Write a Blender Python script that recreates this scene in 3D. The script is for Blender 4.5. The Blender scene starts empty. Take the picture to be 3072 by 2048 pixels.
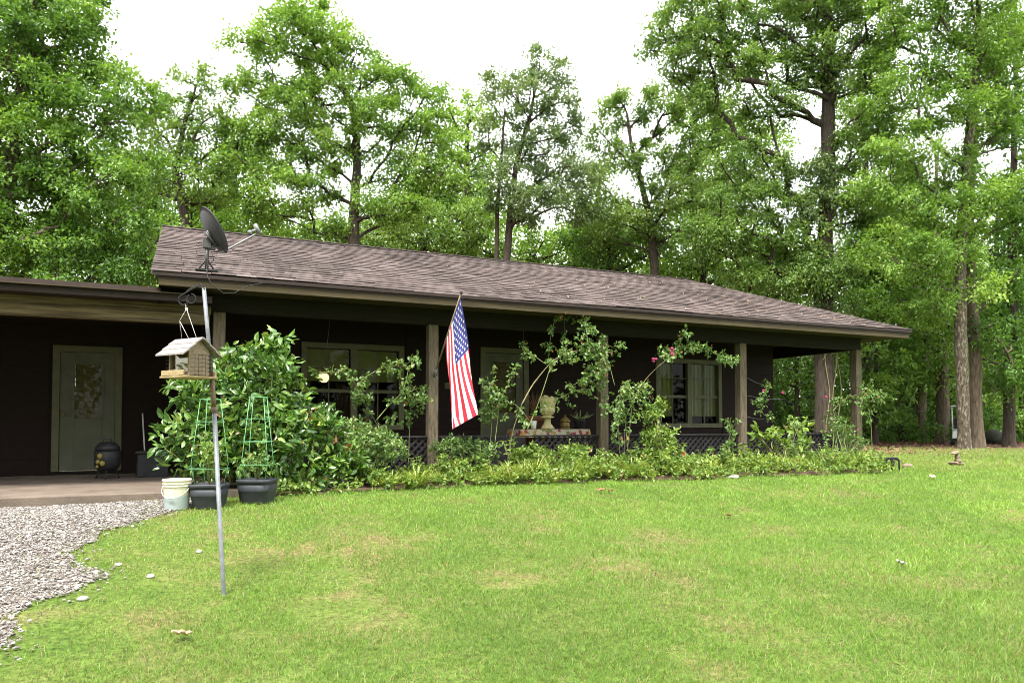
import bpy, math, random
import numpy as np
from mathutils import Vector, Matrix

PI = math.pi
sc = bpy.context.scene
col = sc.collection
rng = np.random.default_rng(7)
random.seed(7)

# ------------------------------------------------------------------ camera maths (eye at the origin, X along the house front, Y away)
F, PITCH, SH, YAW = 2176.3, .0294, 182.4, .4279


def ray(x, y):
    """direction through a point of the 3072x2048 photograph, unit depth"""
    a = (x - 1536) / F
    b = -(y - 1024 - SH) / F
    d = math.cos(PITCH) - b * math.sin(PITCH)
    u = b * math.cos(PITCH) + math.sin(PITCH)
    c, s = math.cos(YAW), math.sin(YAW)
    return np.array([a * c + d * s, -a * s + d * c, u])


def atY(x, y, Y):
    r = ray(x, y); return r * Y / r[1]


def atD(x, y, D):
    return ray(x, y) * D


K = 3072 / 2352


def atS(x, y, D):
    return ray(x * K, y * K) * D


GY = [-80, 2.5, 4, 6, 8, 9.3, 10.3, 60, 300]
GZ = [-1.52, -1.5, -1.42, -1.3, -1.1, -1.0, -.96, -.95, -.95]


def gz(x, y):
    x = np.asarray(x, float); y = np.asarray(y, float)
    near = np.exp(-((np.hypot(x, y) / 30) ** 2))
    return np.interp(y, GY, GZ) + near * (.012 * np.sin(1.3 * x + .7 * y) + .010 * np.sin(2.1 * y - .9 * x + 1))


def atG(x, y):
    """point of the photograph on the ground"""
    r = ray(x, y); t = -1.0 / r[2]
    for _ in range(30):
        p = r * t; t = float(gz(p[0], p[1])) / r[2] * .6 + t * .4
    p = r * t
    return np.array([p[0], p[1], float(gz(p[0], p[1]))])


def vnoise(x, y, sc_, seed):
    """smooth value noise in -1..1"""
    g = np.random.default_rng(seed).uniform(-1, 1, (256, 256))
    u = np.asarray(x) * sc_ + 1000; v = np.asarray(y) * sc_ + 1000
    i = np.floor(u).astype(int); j = np.floor(v).astype(int)
    a = u - i; b = v - j
    a = a * a * (3 - 2 * a); b = b * b * (3 - 2 * b)
    i %= 256; j %= 256; i1 = (i + 1) % 256; j1 = (j + 1) % 256
    return g[i, j] * (1 - a) * (1 - b) + g[i1, j] * a * (1 - b) + g[i, j1] * (1 - a) * b + g[i1, j1] * a * b


def fnoise(x, y, sc_, seed):
    return (vnoise(x, y, sc_, seed) + .5 * vnoise(x, y, sc_ * 2.1, seed + 1) + .25 * vnoise(x, y, sc_ * 4.3, seed + 2)) / 1.2


# ------------------------------------------------------------------ object helpers
def tag(o, label=None, cat=None, group=None, kind=None):
    if label: o['label'] = label
    if cat: o['category'] = cat
    if group: o['group'] = group
    if kind: o['kind'] = kind
    return o


def empty(name, loc, label, cat, group=None, rz=0):
    o = bpy.data.objects.new(name, None)
    o.empty_display_size = .1
    col.objects.link(o)
    o.location = tuple(float(v) for v in loc); o.rotation_euler = (0, 0, rz)
    return tag(o, label, cat, group)


class MB:
    """collects shapes into one mesh"""

    def __init__(s, off=(0, 0, 0)):
        s.v = []; s.f = []; s.m = []; s.sm = []; s.off = np.array(off, float)

    def add(s, vs, fs, m=0, smooth=False):
        n = len(s.v)
        for v in vs: s.v.append((v[0] - s.off[0], v[1] - s.off[1], v[2] - s.off[2]))
        for f in fs:
            s.f.append([i + n for i in f]); s.m.append(m); s.sm.append(smooth)

    def box(s, a, b, m=0, mat=None):
        x0, y0, z0 = a; x1, y1, z1 = b
        vs = [(x0, y0, z0), (x1, y0, z0), (x1, y1, z0), (x0, y1, z0), (x0, y0, z1), (x1, y0, z1), (x1, y1, z1), (x0, y1, z1)]
        if mat is not None: vs = [tuple(mat @ Vector(v)) for v in vs]
        s.add(vs, [(0, 3, 2, 1), (4, 5, 6, 7), (0, 1, 5, 4), (1, 2, 6, 5), (2, 3, 7, 6), (3, 0, 4, 7)], m)

    def cbox(s, c, size, m=0, mat=None):
        s.box([c[i] - size[i] / 2 for i in range(3)], [c[i] + size[i] / 2 for i in range(3)], m, mat)

    def tube(s, pts, r, n=8, m=0, caps=True, closed=False):
        pts = [np.asarray(p, float) for p in pts]
        k = len(pts)
        rr = r if hasattr(r, '__len__') else [r] * k
        vs = []; fs = []
        prev = None
        for i in range(k):
            if closed: t = pts[(i + 1) % k] - pts[i - 1]
            else: t = pts[min(i + 1, k - 1)] - pts[max(i - 1, 0)]
            t = t / (np.linalg.norm(t) + 1e-12)
            if prev is None:
                ref = np.array([0, 0, 1.]) if abs(t[2]) < .9 else np.array([1., 0, 0])
                a = np.cross(t, ref)
            else:
                a = prev - t * np.dot(prev, t)
            a /= np.linalg.norm(a) + 1e-12
            prev = a
            b = np.cross(t, a)
            for j in range(n):
                an = 2 * PI * j / n
                vs.append(pts[i] + rr[i] * (math.cos(an) * a + math.sin(an) * b))
        for i in range(k if closed else k - 1):
            i2 = (i + 1) % k
            for j in range(n):
                j2 = (j + 1) % n
                fs.append((i * n + j, i * n + j2, i2 * n + j2, i2 * n + j))
        if caps and not closed:
            fs.append(tuple(range(n))[::-1]); fs.append(tuple((k - 1) * n + j for j in range(n)))
        s.add(vs, fs, m, True)

    def lathe(s, prof, c=(0, 0, 0), n=24, m=0, fn=None):
        """prof: list of (radius, z)"""
        vs = []; fs = []
        for (r, z) in prof:
            for j in range(n):
                a = 2 * PI * j / n
                q = r * (fn(a, z) if fn else 1)
                vs.append((c[0] + q * math.cos(a), c[1] + q * math.sin(a), c[2] + z))
        for i in range(len(prof) - 1):
            for j in range(n):
                j2 = (j + 1) % n
                fs.append((i * n + j, i * n + j2, (i + 1) * n + j2, (i + 1) * n + j))
        if prof[0][0] > 1e-4: fs.append(tuple(range(n))[::-1])
        if prof[-1][0] > 1e-4: fs.append(tuple((len(prof) - 1) * n + j for j in range(n)))
        s.add(vs, fs, m, True)

    def build(s, name, mats, parent=None, bevel=0, loc=None):
        me = bpy.data.meshes.new(name)
        me.from_pydata([tuple(map(float, v)) for v in s.v], [], s.f)
        if not isinstance(mats, (list, tuple)): mats = [mats]
        for q in mats: me.materials.append(q)
        me.polygons.foreach_set('material_index', s.m)
        me.polygons.foreach_set('use_smooth', s.sm)
        me.update()
        o = bpy.data.objects.new(name, me)
        col.objects.link(o)
        if parent is not None: o.parent = parent
        if loc is not None: o.location = loc
        if bevel:
            b = o.modifiers.new('bevel', 'BEVEL'); b.width = bevel; b.segments = 2; b.limit_method = 'ANGLE'
        return o


def np_mesh(name, V, Fc, mat, parent=None, rnd=None, smooth=False, loc=None):
    """mesh from arrays; Fc is (M,k)"""
    me = bpy.data.meshes.new(name)
    V = np.ascontiguousarray(V, dtype=np.float32); Fc = np.ascontiguousarray(Fc, dtype=np.int32)
    M, k = Fc.shape
    me.vertices.add(len(V)); me.vertices.foreach_set('co', V.ravel())
    me.loops.add(M * k); me.loops.foreach_set('vertex_index', Fc.ravel())
    me.polygons.add(M)
    me.polygons.foreach_set('loop_start', np.arange(0, M * k, k, dtype=np.int32))
    me.polygons.foreach_set('use_smooth', np.full(M, smooth, dtype=bool))
    me.update(calc_edges=True)
    me.materials.append(mat)
    if rnd is not None:
        at = me.attributes.new('rnd', 'FLOAT', 'POINT')
        at.data.foreach_set('value', np.ascontiguousarray(rnd, dtype=np.float32))
    o = bpy.data.objects.new(name, me)
    col.objects.link(o)
    if parent is not None: o.parent = parent
    if loc is not None: o.location = loc
    return o


# ------------------------------------------------------------------ materials
def new_mat(name):
    m = bpy.data.materials.new(name); m.use_nodes = True
    nt = m.node_tree; nt.nodes.clear()
    out = nt.nodes.new('ShaderNodeOutputMaterial')
    return m, nt, out


def nd(nt, typ, **kw):
    n = nt.nodes.new(typ)
    for k, v in kw.items():
        if k in n.inputs: n.inputs[k].default_value = v
        else: setattr(n, k, v)
    return n


def ramp(nt, stops, fac=None):
    r = nt.nodes.new('ShaderNodeValToRGB')
    el = r.color_ramp.elements
    while len(el) < len(stops): el.new(.5)
    for e, (p, c) in zip(el, stops):
        e.position = p; e.color = (c[0], c[1], c[2], 1)
    if fac is not None: nt.links.new(fac, r.inputs['Fac'])
    return r


def coords(nt, scale=(1, 1, 1), kind='Object', rot=(0, 0, 0)):
    tc = nt.nodes.new('ShaderNodeTexCoord'); mp = nt.nodes.new('ShaderNodeMapping')
    mp.inputs['Scale'].default_value = scale; mp.inputs['Rotation'].default_value = rot
    nt.links.new(tc.outputs[kind], mp.inputs['Vector'])
    return mp.outputs['Vector']


def mat_noise(name, c0, c1, scale=8, rough=.8, stretch=(1, 1, 1), bump=.2, detail=6, metal=0, spec=.3, c2=None, bscale=None, lo=.3, hi=.7):
    m, nt, out = new_mat(name)
    v = coords(nt, stretch)
    n = nd(nt, 'ShaderNodeTexNoise', Scale=scale, Detail=detail, Roughness=.62)
    nt.links.new(v, n.inputs['Vector'])
    stops = [(lo, c0), (hi, c1)] if c2 is None else [(lo, c0), ((lo + hi) / 2, c1), (hi, c2)]
    r = ramp(nt, stops, n.outputs['Fac'])
    b = nd(nt, 'ShaderNodeBsdfPrincipled', Roughness=rough, Metallic=metal)
    b.inputs['Specular IOR Level'].default_value = spec
    nt.links.new(r.outputs['Color'], b.inputs['Base Color'])
    if bump:
        n2 = nd(nt, 'ShaderNodeTexNoise', Scale=bscale or scale * 3, Detail=5)
        nt.links.new(v, n2.inputs['Vector'])
        bp = nd(nt, 'ShaderNodeBump', Strength=bump, Distance=.02)
        nt.links.new(n2.outputs['Fac'], bp.inputs['Height'])
        nt.links.new(bp.outputs['Normal'], b.inputs['Normal'])
    nt.links.new(b.outputs['BSDF'], out.inputs['Surface'])
    return m


def mat_leaf(name, stops, trans=.4, gloss=.04, grough=.4, tint=(1.2, 1.15, .55)):
    m, nt, out = new_mat(name)
    a = nd(nt, 'ShaderNodeAttribute', attribute_name='rnd')
    r = ramp(nt, stops, a.outputs['Fac'])
    d = nd(nt, 'ShaderNodeBsdfDiffuse')
    t = nd(nt, 'ShaderNodeBsdfTranslucent')
    mu = nd(nt, 'ShaderNodeMix', data_type='RGBA', blend_type='MULTIPLY')
    mu.inputs[0].default_value = 1
    mu.inputs[7].default_value = (*tint, 1)
    nt.links.new(r.outputs['Color'], mu.inputs[6])
    nt.links.new(r.outputs['Color'], d.inputs['Color'])
    nt.links.new(mu.outputs[2], t.inputs['Color'])
    mx = nd(nt, 'ShaderNodeMixShader', Fac=trans)
    nt.links.new(d.outputs[0], mx.inputs[1]); nt.links.new(t.outputs[0], mx.inputs[2])
    g = nd(nt, 'ShaderNodeBsdfGlossy', Roughness=grough)
    m2 = nd(nt, 'ShaderNodeMixShader', Fac=gloss)
    nt.links.new(mx.outputs[0], m2.inputs[1]); nt.links.new(g.outputs[0], m2.inputs[2])
    nt.links.new(m2.outputs[0], out.inputs['Surface'])
    return m


def mat_emit(name, c, s):
    m, nt, out = new_mat(name)
    e = nd(nt, 'ShaderNodeEmission', Strength=s); e.inputs['Color'].default_value = (*c, 1)
    nt.links.new(e.outputs[0], out.inputs['Surface'])
    return m


def mat_glass(name, tint=(.75, .8, .72), refl=1.0):
    m, nt, out = new_mat(name)
    t = nd(nt, 'ShaderNodeBsdfTransparent'); t.inputs['Color'].default_value = (*tint, 1)
    g = nd(nt, 'ShaderNodeBsdfGlossy', Roughness=.02)
    fr = nd(nt, 'ShaderNodeFresnel', IOR=1.5)
    mu = nd(nt, 'ShaderNodeMath', operation='MULTIPLY'); mu.inputs[1].default_value = refl
    nt.links.new(fr.outputs[0], mu.inputs[0])
    mx = nd(nt, 'ShaderNodeMixShader')
    nt.links.new(mu.outputs[0], mx.inputs['Fac'])
    nt.links.new(t.outputs[0], mx.inputs[1]); nt.links.new(g.outputs[0], mx.inputs[2])
    nt.links.new(mx.outputs[0], out.inputs['Surface'])
    return m


M = {}
M['siding'] = mat_noise('siding', (.0055, .0022, .0016), (.014, .0052, .0036), 6, .85, (1, 1, 6), .3)
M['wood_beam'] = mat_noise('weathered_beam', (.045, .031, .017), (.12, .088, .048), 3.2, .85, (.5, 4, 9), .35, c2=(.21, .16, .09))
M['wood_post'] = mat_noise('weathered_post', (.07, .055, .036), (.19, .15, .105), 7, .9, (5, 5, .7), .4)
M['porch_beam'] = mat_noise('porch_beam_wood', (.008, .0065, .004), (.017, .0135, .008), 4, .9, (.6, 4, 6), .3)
M['fascia'] = mat_noise('fascia_wood', (.038, .028, .014), (.08, .061, .032), 3, .85, (.4, 3, 5), .2)
M['dark_trim'] = mat_noise('dark_brown_trim', (.016, .010, .008), (.034, .022, .018), 5, .7, (.6, 3, 4), .2)
M['soffit'] = mat_noise('soffit_board', (.025, .019, .008), (.05, .038, .017), 4, .9, (.5, 4, 4), .15)
M['cream'] = mat_noise('cream_paint', (.075, .072, .036), (.11, .105, .058), 5, .6, bump=.05)
M['doorpaint'] = mat_noise('door_paint', (.065, .066, .042), (.10, .10, .066), 3, .6, bump=.05)
M['concrete'] = mat_noise('concrete', (.10, .077, .06), (.18, .142, .112), 2.2, .9, bump=.25, bscale=40)
M['lattice'] = mat_noise('lattice_paint', (.012, .0115, .013), (.032, .03, .032), 9, .85, bump=.2)
M['steel'] = mat_noise('galvanised_steel', (.13, .14, .15), (.24, .25, .27), 14, .5, bump=.05, metal=.35)
M['rusty'] = mat_noise('rusty_steel', (.10, .055, .04), (.24, .17, .13), 16, .8, bump=.2, metal=.2)
M['dish'] = mat_noise('dish_grey', (.03, .03, .033), (.05, .05, .054), 5, .55, bump=.02)
M['dish_metal'] = mat_noise('dish_mount_grey', (.05, .05, .05), (.10, .10, .10), 9, .5, bump=.05, metal=.4)
M['dish_arm'] = mat_noise('dish_arm_grey', (.17, .17, .18), (.25, .25, .26), 9, .5, bump=.02, metal=.3)
M['white'] = mat_noise('white_plastic', (.62, .62, .58), (.76, .75, .7), 5, .5, bump=.03)
M['black'] = mat_noise('black_plastic', (.012, .012, .014), (.03, .03, .033), 9, .5, bump=.05)
M['pot'] = mat_noise('slate_plastic', (.026, .028, .034), (.05, .053, .062), 9, .45, bump=.05)
M['cedar'] = mat_noise('cedar', (.22, .155, .075), (.42, .32, .18), 9, .8, (3, 3, 9), .15)
M['cedar_grey'] = mat_noise('weathered_cedar', (.17, .125, .08), (.32, .25, .17), 9, .85, (3, 3, 9), .2)
M['shakes'] = mat_noise('pale_roof_boards', (.19, .165, .155), (.31, .275, .265), 6, .8, (8, 3, 3), .2)
M['green_wire'] = mat_noise('green_coated_wire', (.10, .29, .12), (.16, .38, .19), 9, .4, bump=0)
M['stone'] = mat_noise('yellowed_stone', (.42, .36, .17), (.72, .64, .36), 14, .85, bump=.5)
M['gold'] = mat_noise('aged_brass', (.13, .09, .025), (.26, .20, .07), 14, .5, bump=.2, metal=.4)
M['terracotta'] = mat_noise('terracotta', (.16, .07, .04), (.26, .12, .07), 9, .9, bump=.2)
M['iron'] = mat_noise('black_iron', (.008, .008, .008), (.02, .02, .02), 20, .7, bump=.3)
M['rock'] = mat_noise('brown_rock', (.12, .085, .055), (.30, .24, .17), 9, .9, bump=.6)
M['pale_rock'] = mat_noise('pale_rock', (.26, .24, .21), (.46, .44, .40), 9, .9, bump=.4)
M['dry_leaf'] = mat_noise('dry_leaf', (.42, .27, .14), (.78, .60, .38), 20, .85, bump=.2)
M['brown_leaf'] = mat_noise('brown_leaf', (.16, .08, .04), (.34, .19, .09), 20, .85, bump=.2)
M['twig'] = mat_noise('cane_bark', (.10, .09, .04), (.25, .21, .11), 14, .85, bump=.2)
M['green_cane'] = mat_noise('green_cane', (.14, .19, .06), (.27, .30, .12), 14, .7, bump=.1)
M['glass'] = mat_glass('window_glass', (.8, .84, .74), .22)
M['lamp'] = mat_emit('lamp_glow', (1, .62, .34), .6)
M['curtain'] = mat_noise('sheer_curtain', (.15, .16, .055), (.22, .23, .09), 4, .9, (6, 6, .5), .1)
M['blind'] = mat_noise('blind_slat', (.20, .20, .07), (.27, .27, .11), 4, .7, bump=0)
M['door_blind'] = mat_noise('door_blind', (.05, .03, .010), (.12, .09, .025), 5, .6, (3, 1, 6), 0)
M['redcloth'] = mat_noise('dark_red_cloth', (.035, .014, .014), (.075, .03, .03), 14, .9, bump=.2)
M['interior'] = mat_noise('interior_paint', (.045, .04, .03), (.06, .052, .04), 3, .9, bump=0)
M['orange_wood'] = mat_noise('varnished_wood', (.16, .08, .025), (.22, .12, .04), 4, .6, (.5, 3, 5), .05)
M['flower_pink'] = mat_noise('pink_petal', (.36, .03, .11), (.52, .08, .19), 30, .6, bump=0)
M['flower_red'] = mat_noise('red_petal', (.42, .05, .035), (.52, .11, .07), 30, .6, bump=0)
M['flag_red'] = mat_noise('flag_red', (.36, .016, .035), (.44, .028, .05), 30, .75, bump=.05)
M['flag_white'] = mat_noise('flag_white', (.60, .585, .575), (.67, .655, .645), 30, .75, bump=.05)
M['flag_blue'] = mat_noise('flag_blue', (.028, .032, .16), (.045, .052, .22), 30, .75, bump=.05)
M['yellow'] = mat_noise('yellow_label', (.20, .16, .035), (.3, .25, .07), 30, .7, bump=0)
M['bark'] = mat_noise('bark', (.035, .026, .018), (.16, .125, .085), 5, .95, (3, 3, .6), .9, bscale=9)
M['bark_dark'] = mat_noise('dark_bark', (.018, .014, .011), (.075, .058, .042), 5, .95, (3, 3, .6), .9, bscale=9)
M['bark_lichen'] = mat_noise('lichened_bark', (.022, .015, .009), (.085, .068, .046), 7.0, .95, (2.2, 2.2, .8), 1.0, c2=(.30, .29, .24), bscale=9, lo=.32, hi=.74)
M['bark_lichen'].node_tree.nodes  # lichen in pale patches
M['cartwhite'] = mat_noise('cart_white', (.55, .6, .56), (.7, .74, .7), 4, .4, bump=0)


def mat_bucket():
    m, nt, out = new_mat('bucket_plastic')
    tc = nd(nt, 'ShaderNodeTexCoord'); sx = nd(nt, 'ShaderNodeSeparateXYZ')
    nt.links.new(tc.outputs['Object'], sx.inputs[0])
    n = nd(nt, 'ShaderNodeTexNoise', Scale=9.0)
    nt.links.new(tc.outputs['Object'], n.inputs['Vector'])
    ad = nd(nt, 'ShaderNodeMath', operation='MULTIPLY_ADD'); ad.inputs[1].default_value = .03
    nt.links.new(n.outputs['Fac'], ad.inputs[0]); nt.links.new(sx.outputs['Z'], ad.inputs[2])
    r = ramp(nt, [(.168, (.40, .47, .46)), (.178, (.62, .60, .44)), (.27, (.66, .63, .46))], ad.outputs[0])
    b = nd(nt, 'ShaderNodeBsdfPrincipled', Roughness=.5)
    nt.links.new(r.outputs[0], b.inputs['Base Color'])
    nt.links.new(b.outputs[0], out.inputs['Surface'])
    return m


M['bucket'] = mat_bucket()


def mat_shingle():
    m, nt, out = new_mat('brown_shingles')
    at = nd(nt, 'ShaderNodeAttribute', attribute_name='rnd')
    v = coords(nt, (1, 1, 1))
    n1 = nd(nt, 'ShaderNodeTexNoise', Scale=.55, Detail=5.0)
    n2 = nd(nt, 'ShaderNodeTexNoise', Scale=90.0, Detail=3.0)
    n3 = nd(nt, 'ShaderNodeTexNoise', Scale=6.0, Detail=4.0)
    for n in (n1, n2, n3): nt.links.new(v, n.inputs['Vector'])
    r = ramp(nt, [(0, (.060, .046, .041)), (.5, (.098, .078, .071)), (1, (.142, .118, .110))], at.outputs['Fac'])
    r2 = ramp(nt, [(.3, (.7, .68, .66)), (.7, (1.15, 1.1, 1.1))], n1.outputs['Fac'])
    r3 = ramp(nt, [(.25, (.6, .6, .6)), (.75, (1.25, 1.25, 1.25))], n2.outputs['Fac'])
    r4 = ramp(nt, [(.3, (.82, .8, .8)), (.7, (1.1, 1.1, 1.1))], n3.outputs['Fac'])
    last = r.outputs[0]
    for q in (r2, r3, r4):
        mu = nd(nt, 'ShaderNodeMix', data_type='RGBA', blend_type='MULTIPLY'); mu.inputs[0].default_value = 1
        nt.links.new(last, mu.inputs[6]); nt.links.new(q.outputs[0], mu.inputs[7]); last = mu.outputs[2]
    b = nd(nt, 'ShaderNodeBsdfPrincipled', Roughness=.9)
    b.inputs['Specular IOR Level'].default_value = .2
    nt.links.new(last, b.inputs['Base Color'])
    nt.links.new(b.outputs[0], out.inputs['Surface'])
    return m


M['shingle'] = mat_shingle()


def mat_ground():
    """lawn soil with dry thatch, forest litter beyond the mown grass"""
    m, nt, out = new_mat('lawn_ground')
    tc = nd(nt, 'ShaderNodeTexCoord')
    n1 = nd(nt, 'ShaderNodeTexNoise', Scale=.9, Detail=7.0, Roughness=.65)
    n2 = nd(nt, 'ShaderNodeTexNoise', Scale=26.0, Detail=5.0, Roughness=.7)
    n3 = nd(nt, 'ShaderNodeTexNoise', Scale=.35, Detail=4.0)
    for n in (n1, n2, n3): nt.links.new(tc.outputs['Object'], n.inputs['Vector'])
    g = ramp(nt, [(.3, (.05, .10, .015)), (.5, (.085, .125, .027)), (.68, (.16, .12, .066))], n1.outputs['Fac'])
    s = ramp(nt, [(.3, (.3, .3, .28)), (.7, (1.7, 1.6, 1.5))], n2.outputs['Fac'])
    mu = nd(nt, 'ShaderNodeMix', data_type='RGBA', blend_type='MULTIPLY'); mu.inputs[0].default_value = 1
    nt.links.new(g.outputs[0], mu.inputs[6]); nt.links.new(s.outputs[0], mu.inputs[7])
    lit = ramp(nt, [(.35, (.06, .035, .02)), (.6, (.17, .10, .06)), (.75, (.26, .17, .11))], n2.outputs['Fac'])
    # litter mask from distance along the depth of the plot
    sx = nd(nt, 'ShaderNodeSeparateXYZ'); nt.links.new(tc.outputs['Object'], sx.inputs[0])
    a = nd(nt, 'ShaderNodeMath', operation='MULTIPLY_ADD'); a.inputs[1].default_value = 6.0
    nt.links.new(n3.outputs['Fac'], a.inputs[0]); nt.links.new(sx.outputs['Y'], a.inputs[2])
    mr = nd(nt, 'ShaderNodeMapRange'); mr.inputs['From Min'].default_value = 17.5; mr.inputs['From Max'].default_value = 22
    nt.links.new(a.outputs[0], mr.inputs['Value'])
    mx = nd(nt, 'ShaderNodeMix', data_type='RGBA')
    nt.links.new(mr.outputs[0], mx.inputs[0]); nt.links.new(mu.outputs[2], mx.inputs[6]); nt.links.new(lit.outputs[0], mx.inputs[7])
    b = nd(nt, 'ShaderNodeBsdfPrincipled', Roughness=.95); b.inputs['Specular IOR Level'].default_value = .1
    nt.links.new(mx.outputs[2], b.inputs['Base Color'])
    bp = nd(nt, 'ShaderNodeBump', Strength=.5, Distance=.03)
    nt.links.new(n2.outputs['Fac'], bp.inputs['Height']); nt.links.new(bp.outputs[0], b.inputs['Normal'])
    nt.links.new(b.outputs[0], out.inputs['Surface'])
    return m


M['ground'] = mat_ground()
M['gravel_base'] = mat_noise('gravel_base', (.10, .085, .07), (.30, .26, .22), 40, .95, bump=.8)
M['mulch'] = mat_noise('mulch', (.035, .022, .014), (.13, .08, .05), 30, .95, bump=.9)


def mat_rnd(name, stops, rough=.85):
    m, nt, out = new_mat(name)
    a = nd(nt, 'ShaderNodeAttribute', attribute_name='rnd')
    r = ramp(nt, stops, a.outputs['Fac'])
    b = nd(nt, 'ShaderNodeBsdfPrincipled', Roughness=rough); b.inputs['Specular IOR Level'].default_value = .2
    nt.links.new(r.outputs[0], b.inputs['Base Color'])
    nt.links.new(b.outputs[0], out.inputs['Surface'])
    return m


M['pebble'] = mat_rnd('pebble', [(0, (.055, .042, .036)), (.25, (.12, .10, .086)), (.5, (.19, .172, .158)), (.75, (.28, .262, .247)), (1, (.48, .465, .45))])
M['grass'] = mat_leaf('grass_blade', [(0, (.36, .28, .16)), (.14, (.27, .23, .10)), (.24, (.06, .125, .018)), (.45, (.12, .215, .034)), (.72, (.175, .32, .044)), (1, (.29, .43, .08))], .35, .03, .5)
M['leaf_oak'] = mat_leaf('oak_leaf', [(0, (.05, .12, .016)), (.5, (.125, .25, .036)), (1, (.26, .41, .075))], .42, .035, .45)
M['leaf_mid'] = mat_leaf('mixed_leaf', [(0, (.05, .11, .018)), (.5, (.125, .225, .04)), (1, (.245, .36, .085))], .42, .035, .45)
M['leaf_grey'] = mat_leaf('greyish_leaf', [(0, (.052, .10, .03)), (.5, (.12, .19, .06)), (1, (.22, .295, .11))], .35, .04, .45)
M['leaf_dark'] = mat_leaf('shade_leaf', [(0, (.036, .09, .014)), (.5, (.085, .185, .030)), (1, (.18, .32, .06))], .45, .03, .45)
M['leaf_light'] = mat_leaf('light_leaf', [(0, (.07, .155, .02)), (.5, (.155, .28, .044)), (1, (.285, .43, .09))], .45, .03, .45)
M['leaf_camellia'] = mat_leaf('camellia_leaf', [(0, (.30, .13, .045)), (.03, (.03, .08, .014)), (.45, (.075, .17, .026)), (.75, (.16, .28, .045)), (1, (.33, .43, .11))], .22, .07, .33)
M['leaf_rose'] = mat_leaf('rose_leaf', [(0, (.30, .10, .05)), (.02, (.06, .13, .03)), (.5, (.13, .23, .055)), (1, (.30, .38, .14))], .35, .04, .35)
M['leaf_red'] = mat_leaf('young_red_leaf', [(0, (.22, .045, .035)), (.6, (.28, .09, .05)), (1, (.22, .22, .07))], .35, .04, .35)
M['leaf_bed'] = mat_leaf('bed_leaf', [(0, (.26, .15, .06)), (.03, (.07, .14, .022)), (.5, (.15, .25, .04)), (1, (.33, .42, .09))], .35, .04, .4)
M['leaf_lily'] = mat_leaf('strap_leaf', [(0, (.13, .20, .03)), (.5, (.27, .36, .07)), (1, (.48, .52, .18))], .35, .04, .4)
M['leaf_tomato'] = mat_leaf('tomato_leaf', [(0, (.08, .18, .05)), (.6, (.14, .25, .07)), (1, (.38, .38, .12))], .35, .03, .45)


# ------------------------------------------------------------------ foliage
def unit(a):
    return a / (np.linalg.norm(a, axis=-1, keepdims=True) + 1e-9)


def leaf_arrays(P, D, N, L, W, fold=.18):
    """diamond leaves: base P, direction D, normal N, length L, width W"""
    S = unit(np.cross(D, N)); N = unit(np.cross(S, D))
    L = L[:, None]; W = W[:, None]
    b = P; t = P + D * L - N * L * .12
    m = P + D * L * .45
    l = m + S * W * .5 + N * W * fold; r = m - S * W * .5 + N * W * fold
    V = np.stack([b, r, t, l], 1).reshape(-1, 3)
    Fc = np.arange(len(P) * 4).reshape(-1, 4)
    return V, Fc


def leaf5_arrays(P, D, N, L, W, fold=.2):
    """oval leaves, folded along the midrib, two pentagons each"""
    S = unit(np.cross(D, N)); N = unit(np.cross(S, D))
    L = L[:, None]; W = W[:, None]
    b = P; mm = P + D * L * .5 + N * L * .03; t = P + D * L - N * L * .1
    u = N * W * fold
    l1 = P + D * L * .28 + S * W * .46 + u; l2 = P + D * L * .68 + S * W * .42 + u * .8
    r1 = P + D * L * .28 - S * W * .46 + u; r2 = P + D * L * .68 - S * W * .42 + u * .8
    V = np.stack([b, mm, t, l1, l2, r1, r2], 1).reshape(-1, 3)
    k = np.arange(len(P))[:, None] * 7
    Fc = np.concatenate([k + np.array([[0, 1, 2, 4, 3]]), k + np.array([[0, 5, 6, 2, 1]])], 1).reshape(-1, 5)
    return V, Fc


def cluster_leaves(C, R, n, size, outward=None, g=None, up=.25, droop=.25, flat=.75, aspect=.55, ntw=9, r=rng, zsq=1.0):
    """sprays of leaves round cluster centres C (K,3) of radius R (K,)"""
    Kc = len(C)
    tw = unit(r.normal(size=(Kc, ntw, 3)) + np.array([0, 0, up]) + (0 if outward is None else .55 * outward[:, None, :])) * np.array([1, 1, zsq])
    tl = R[:, None] * r.uniform(.55, 1.15, (Kc, ntw))
    idx = r.integers(0, ntw, (Kc, n)); kk = np.repeat(np.arange(Kc)[:, None], n, 1)
    t = r.uniform(.2, 1.0, (Kc, n)) ** .8
    d = tw[kk, idx]
    P = C[:, None, :] + d * (t * tl[kk, idx])[..., None] + r.normal(size=(Kc, n, 3)) * (R[:, None, None] * .13)
    P[..., 2] -= droop * (t * t) * R[:, None] * .4
    D = unit(d * .6 + r.normal(size=(Kc, n, 3)) * .65 + np.array([0, 0, -droop]))
    N = unit(r.normal(size=(Kc, n, 3)) * (1 - flat) * 1.6 + np.array([0, 0, flat]))
    L = size * r.uniform(.5, 1.35, (Kc, n))
    cg = r.normal(size=Kc) if g is None else g
    q = np.clip(.5 + .15 * cg[:, None] + .17 * r.normal(size=(Kc, n)), .0, 1)
    sh = (-1, 3)
    return P.reshape(sh), D.reshape(sh), N.reshape(sh), L.ravel(), (L * aspect).ravel(), q.ravel()


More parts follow.
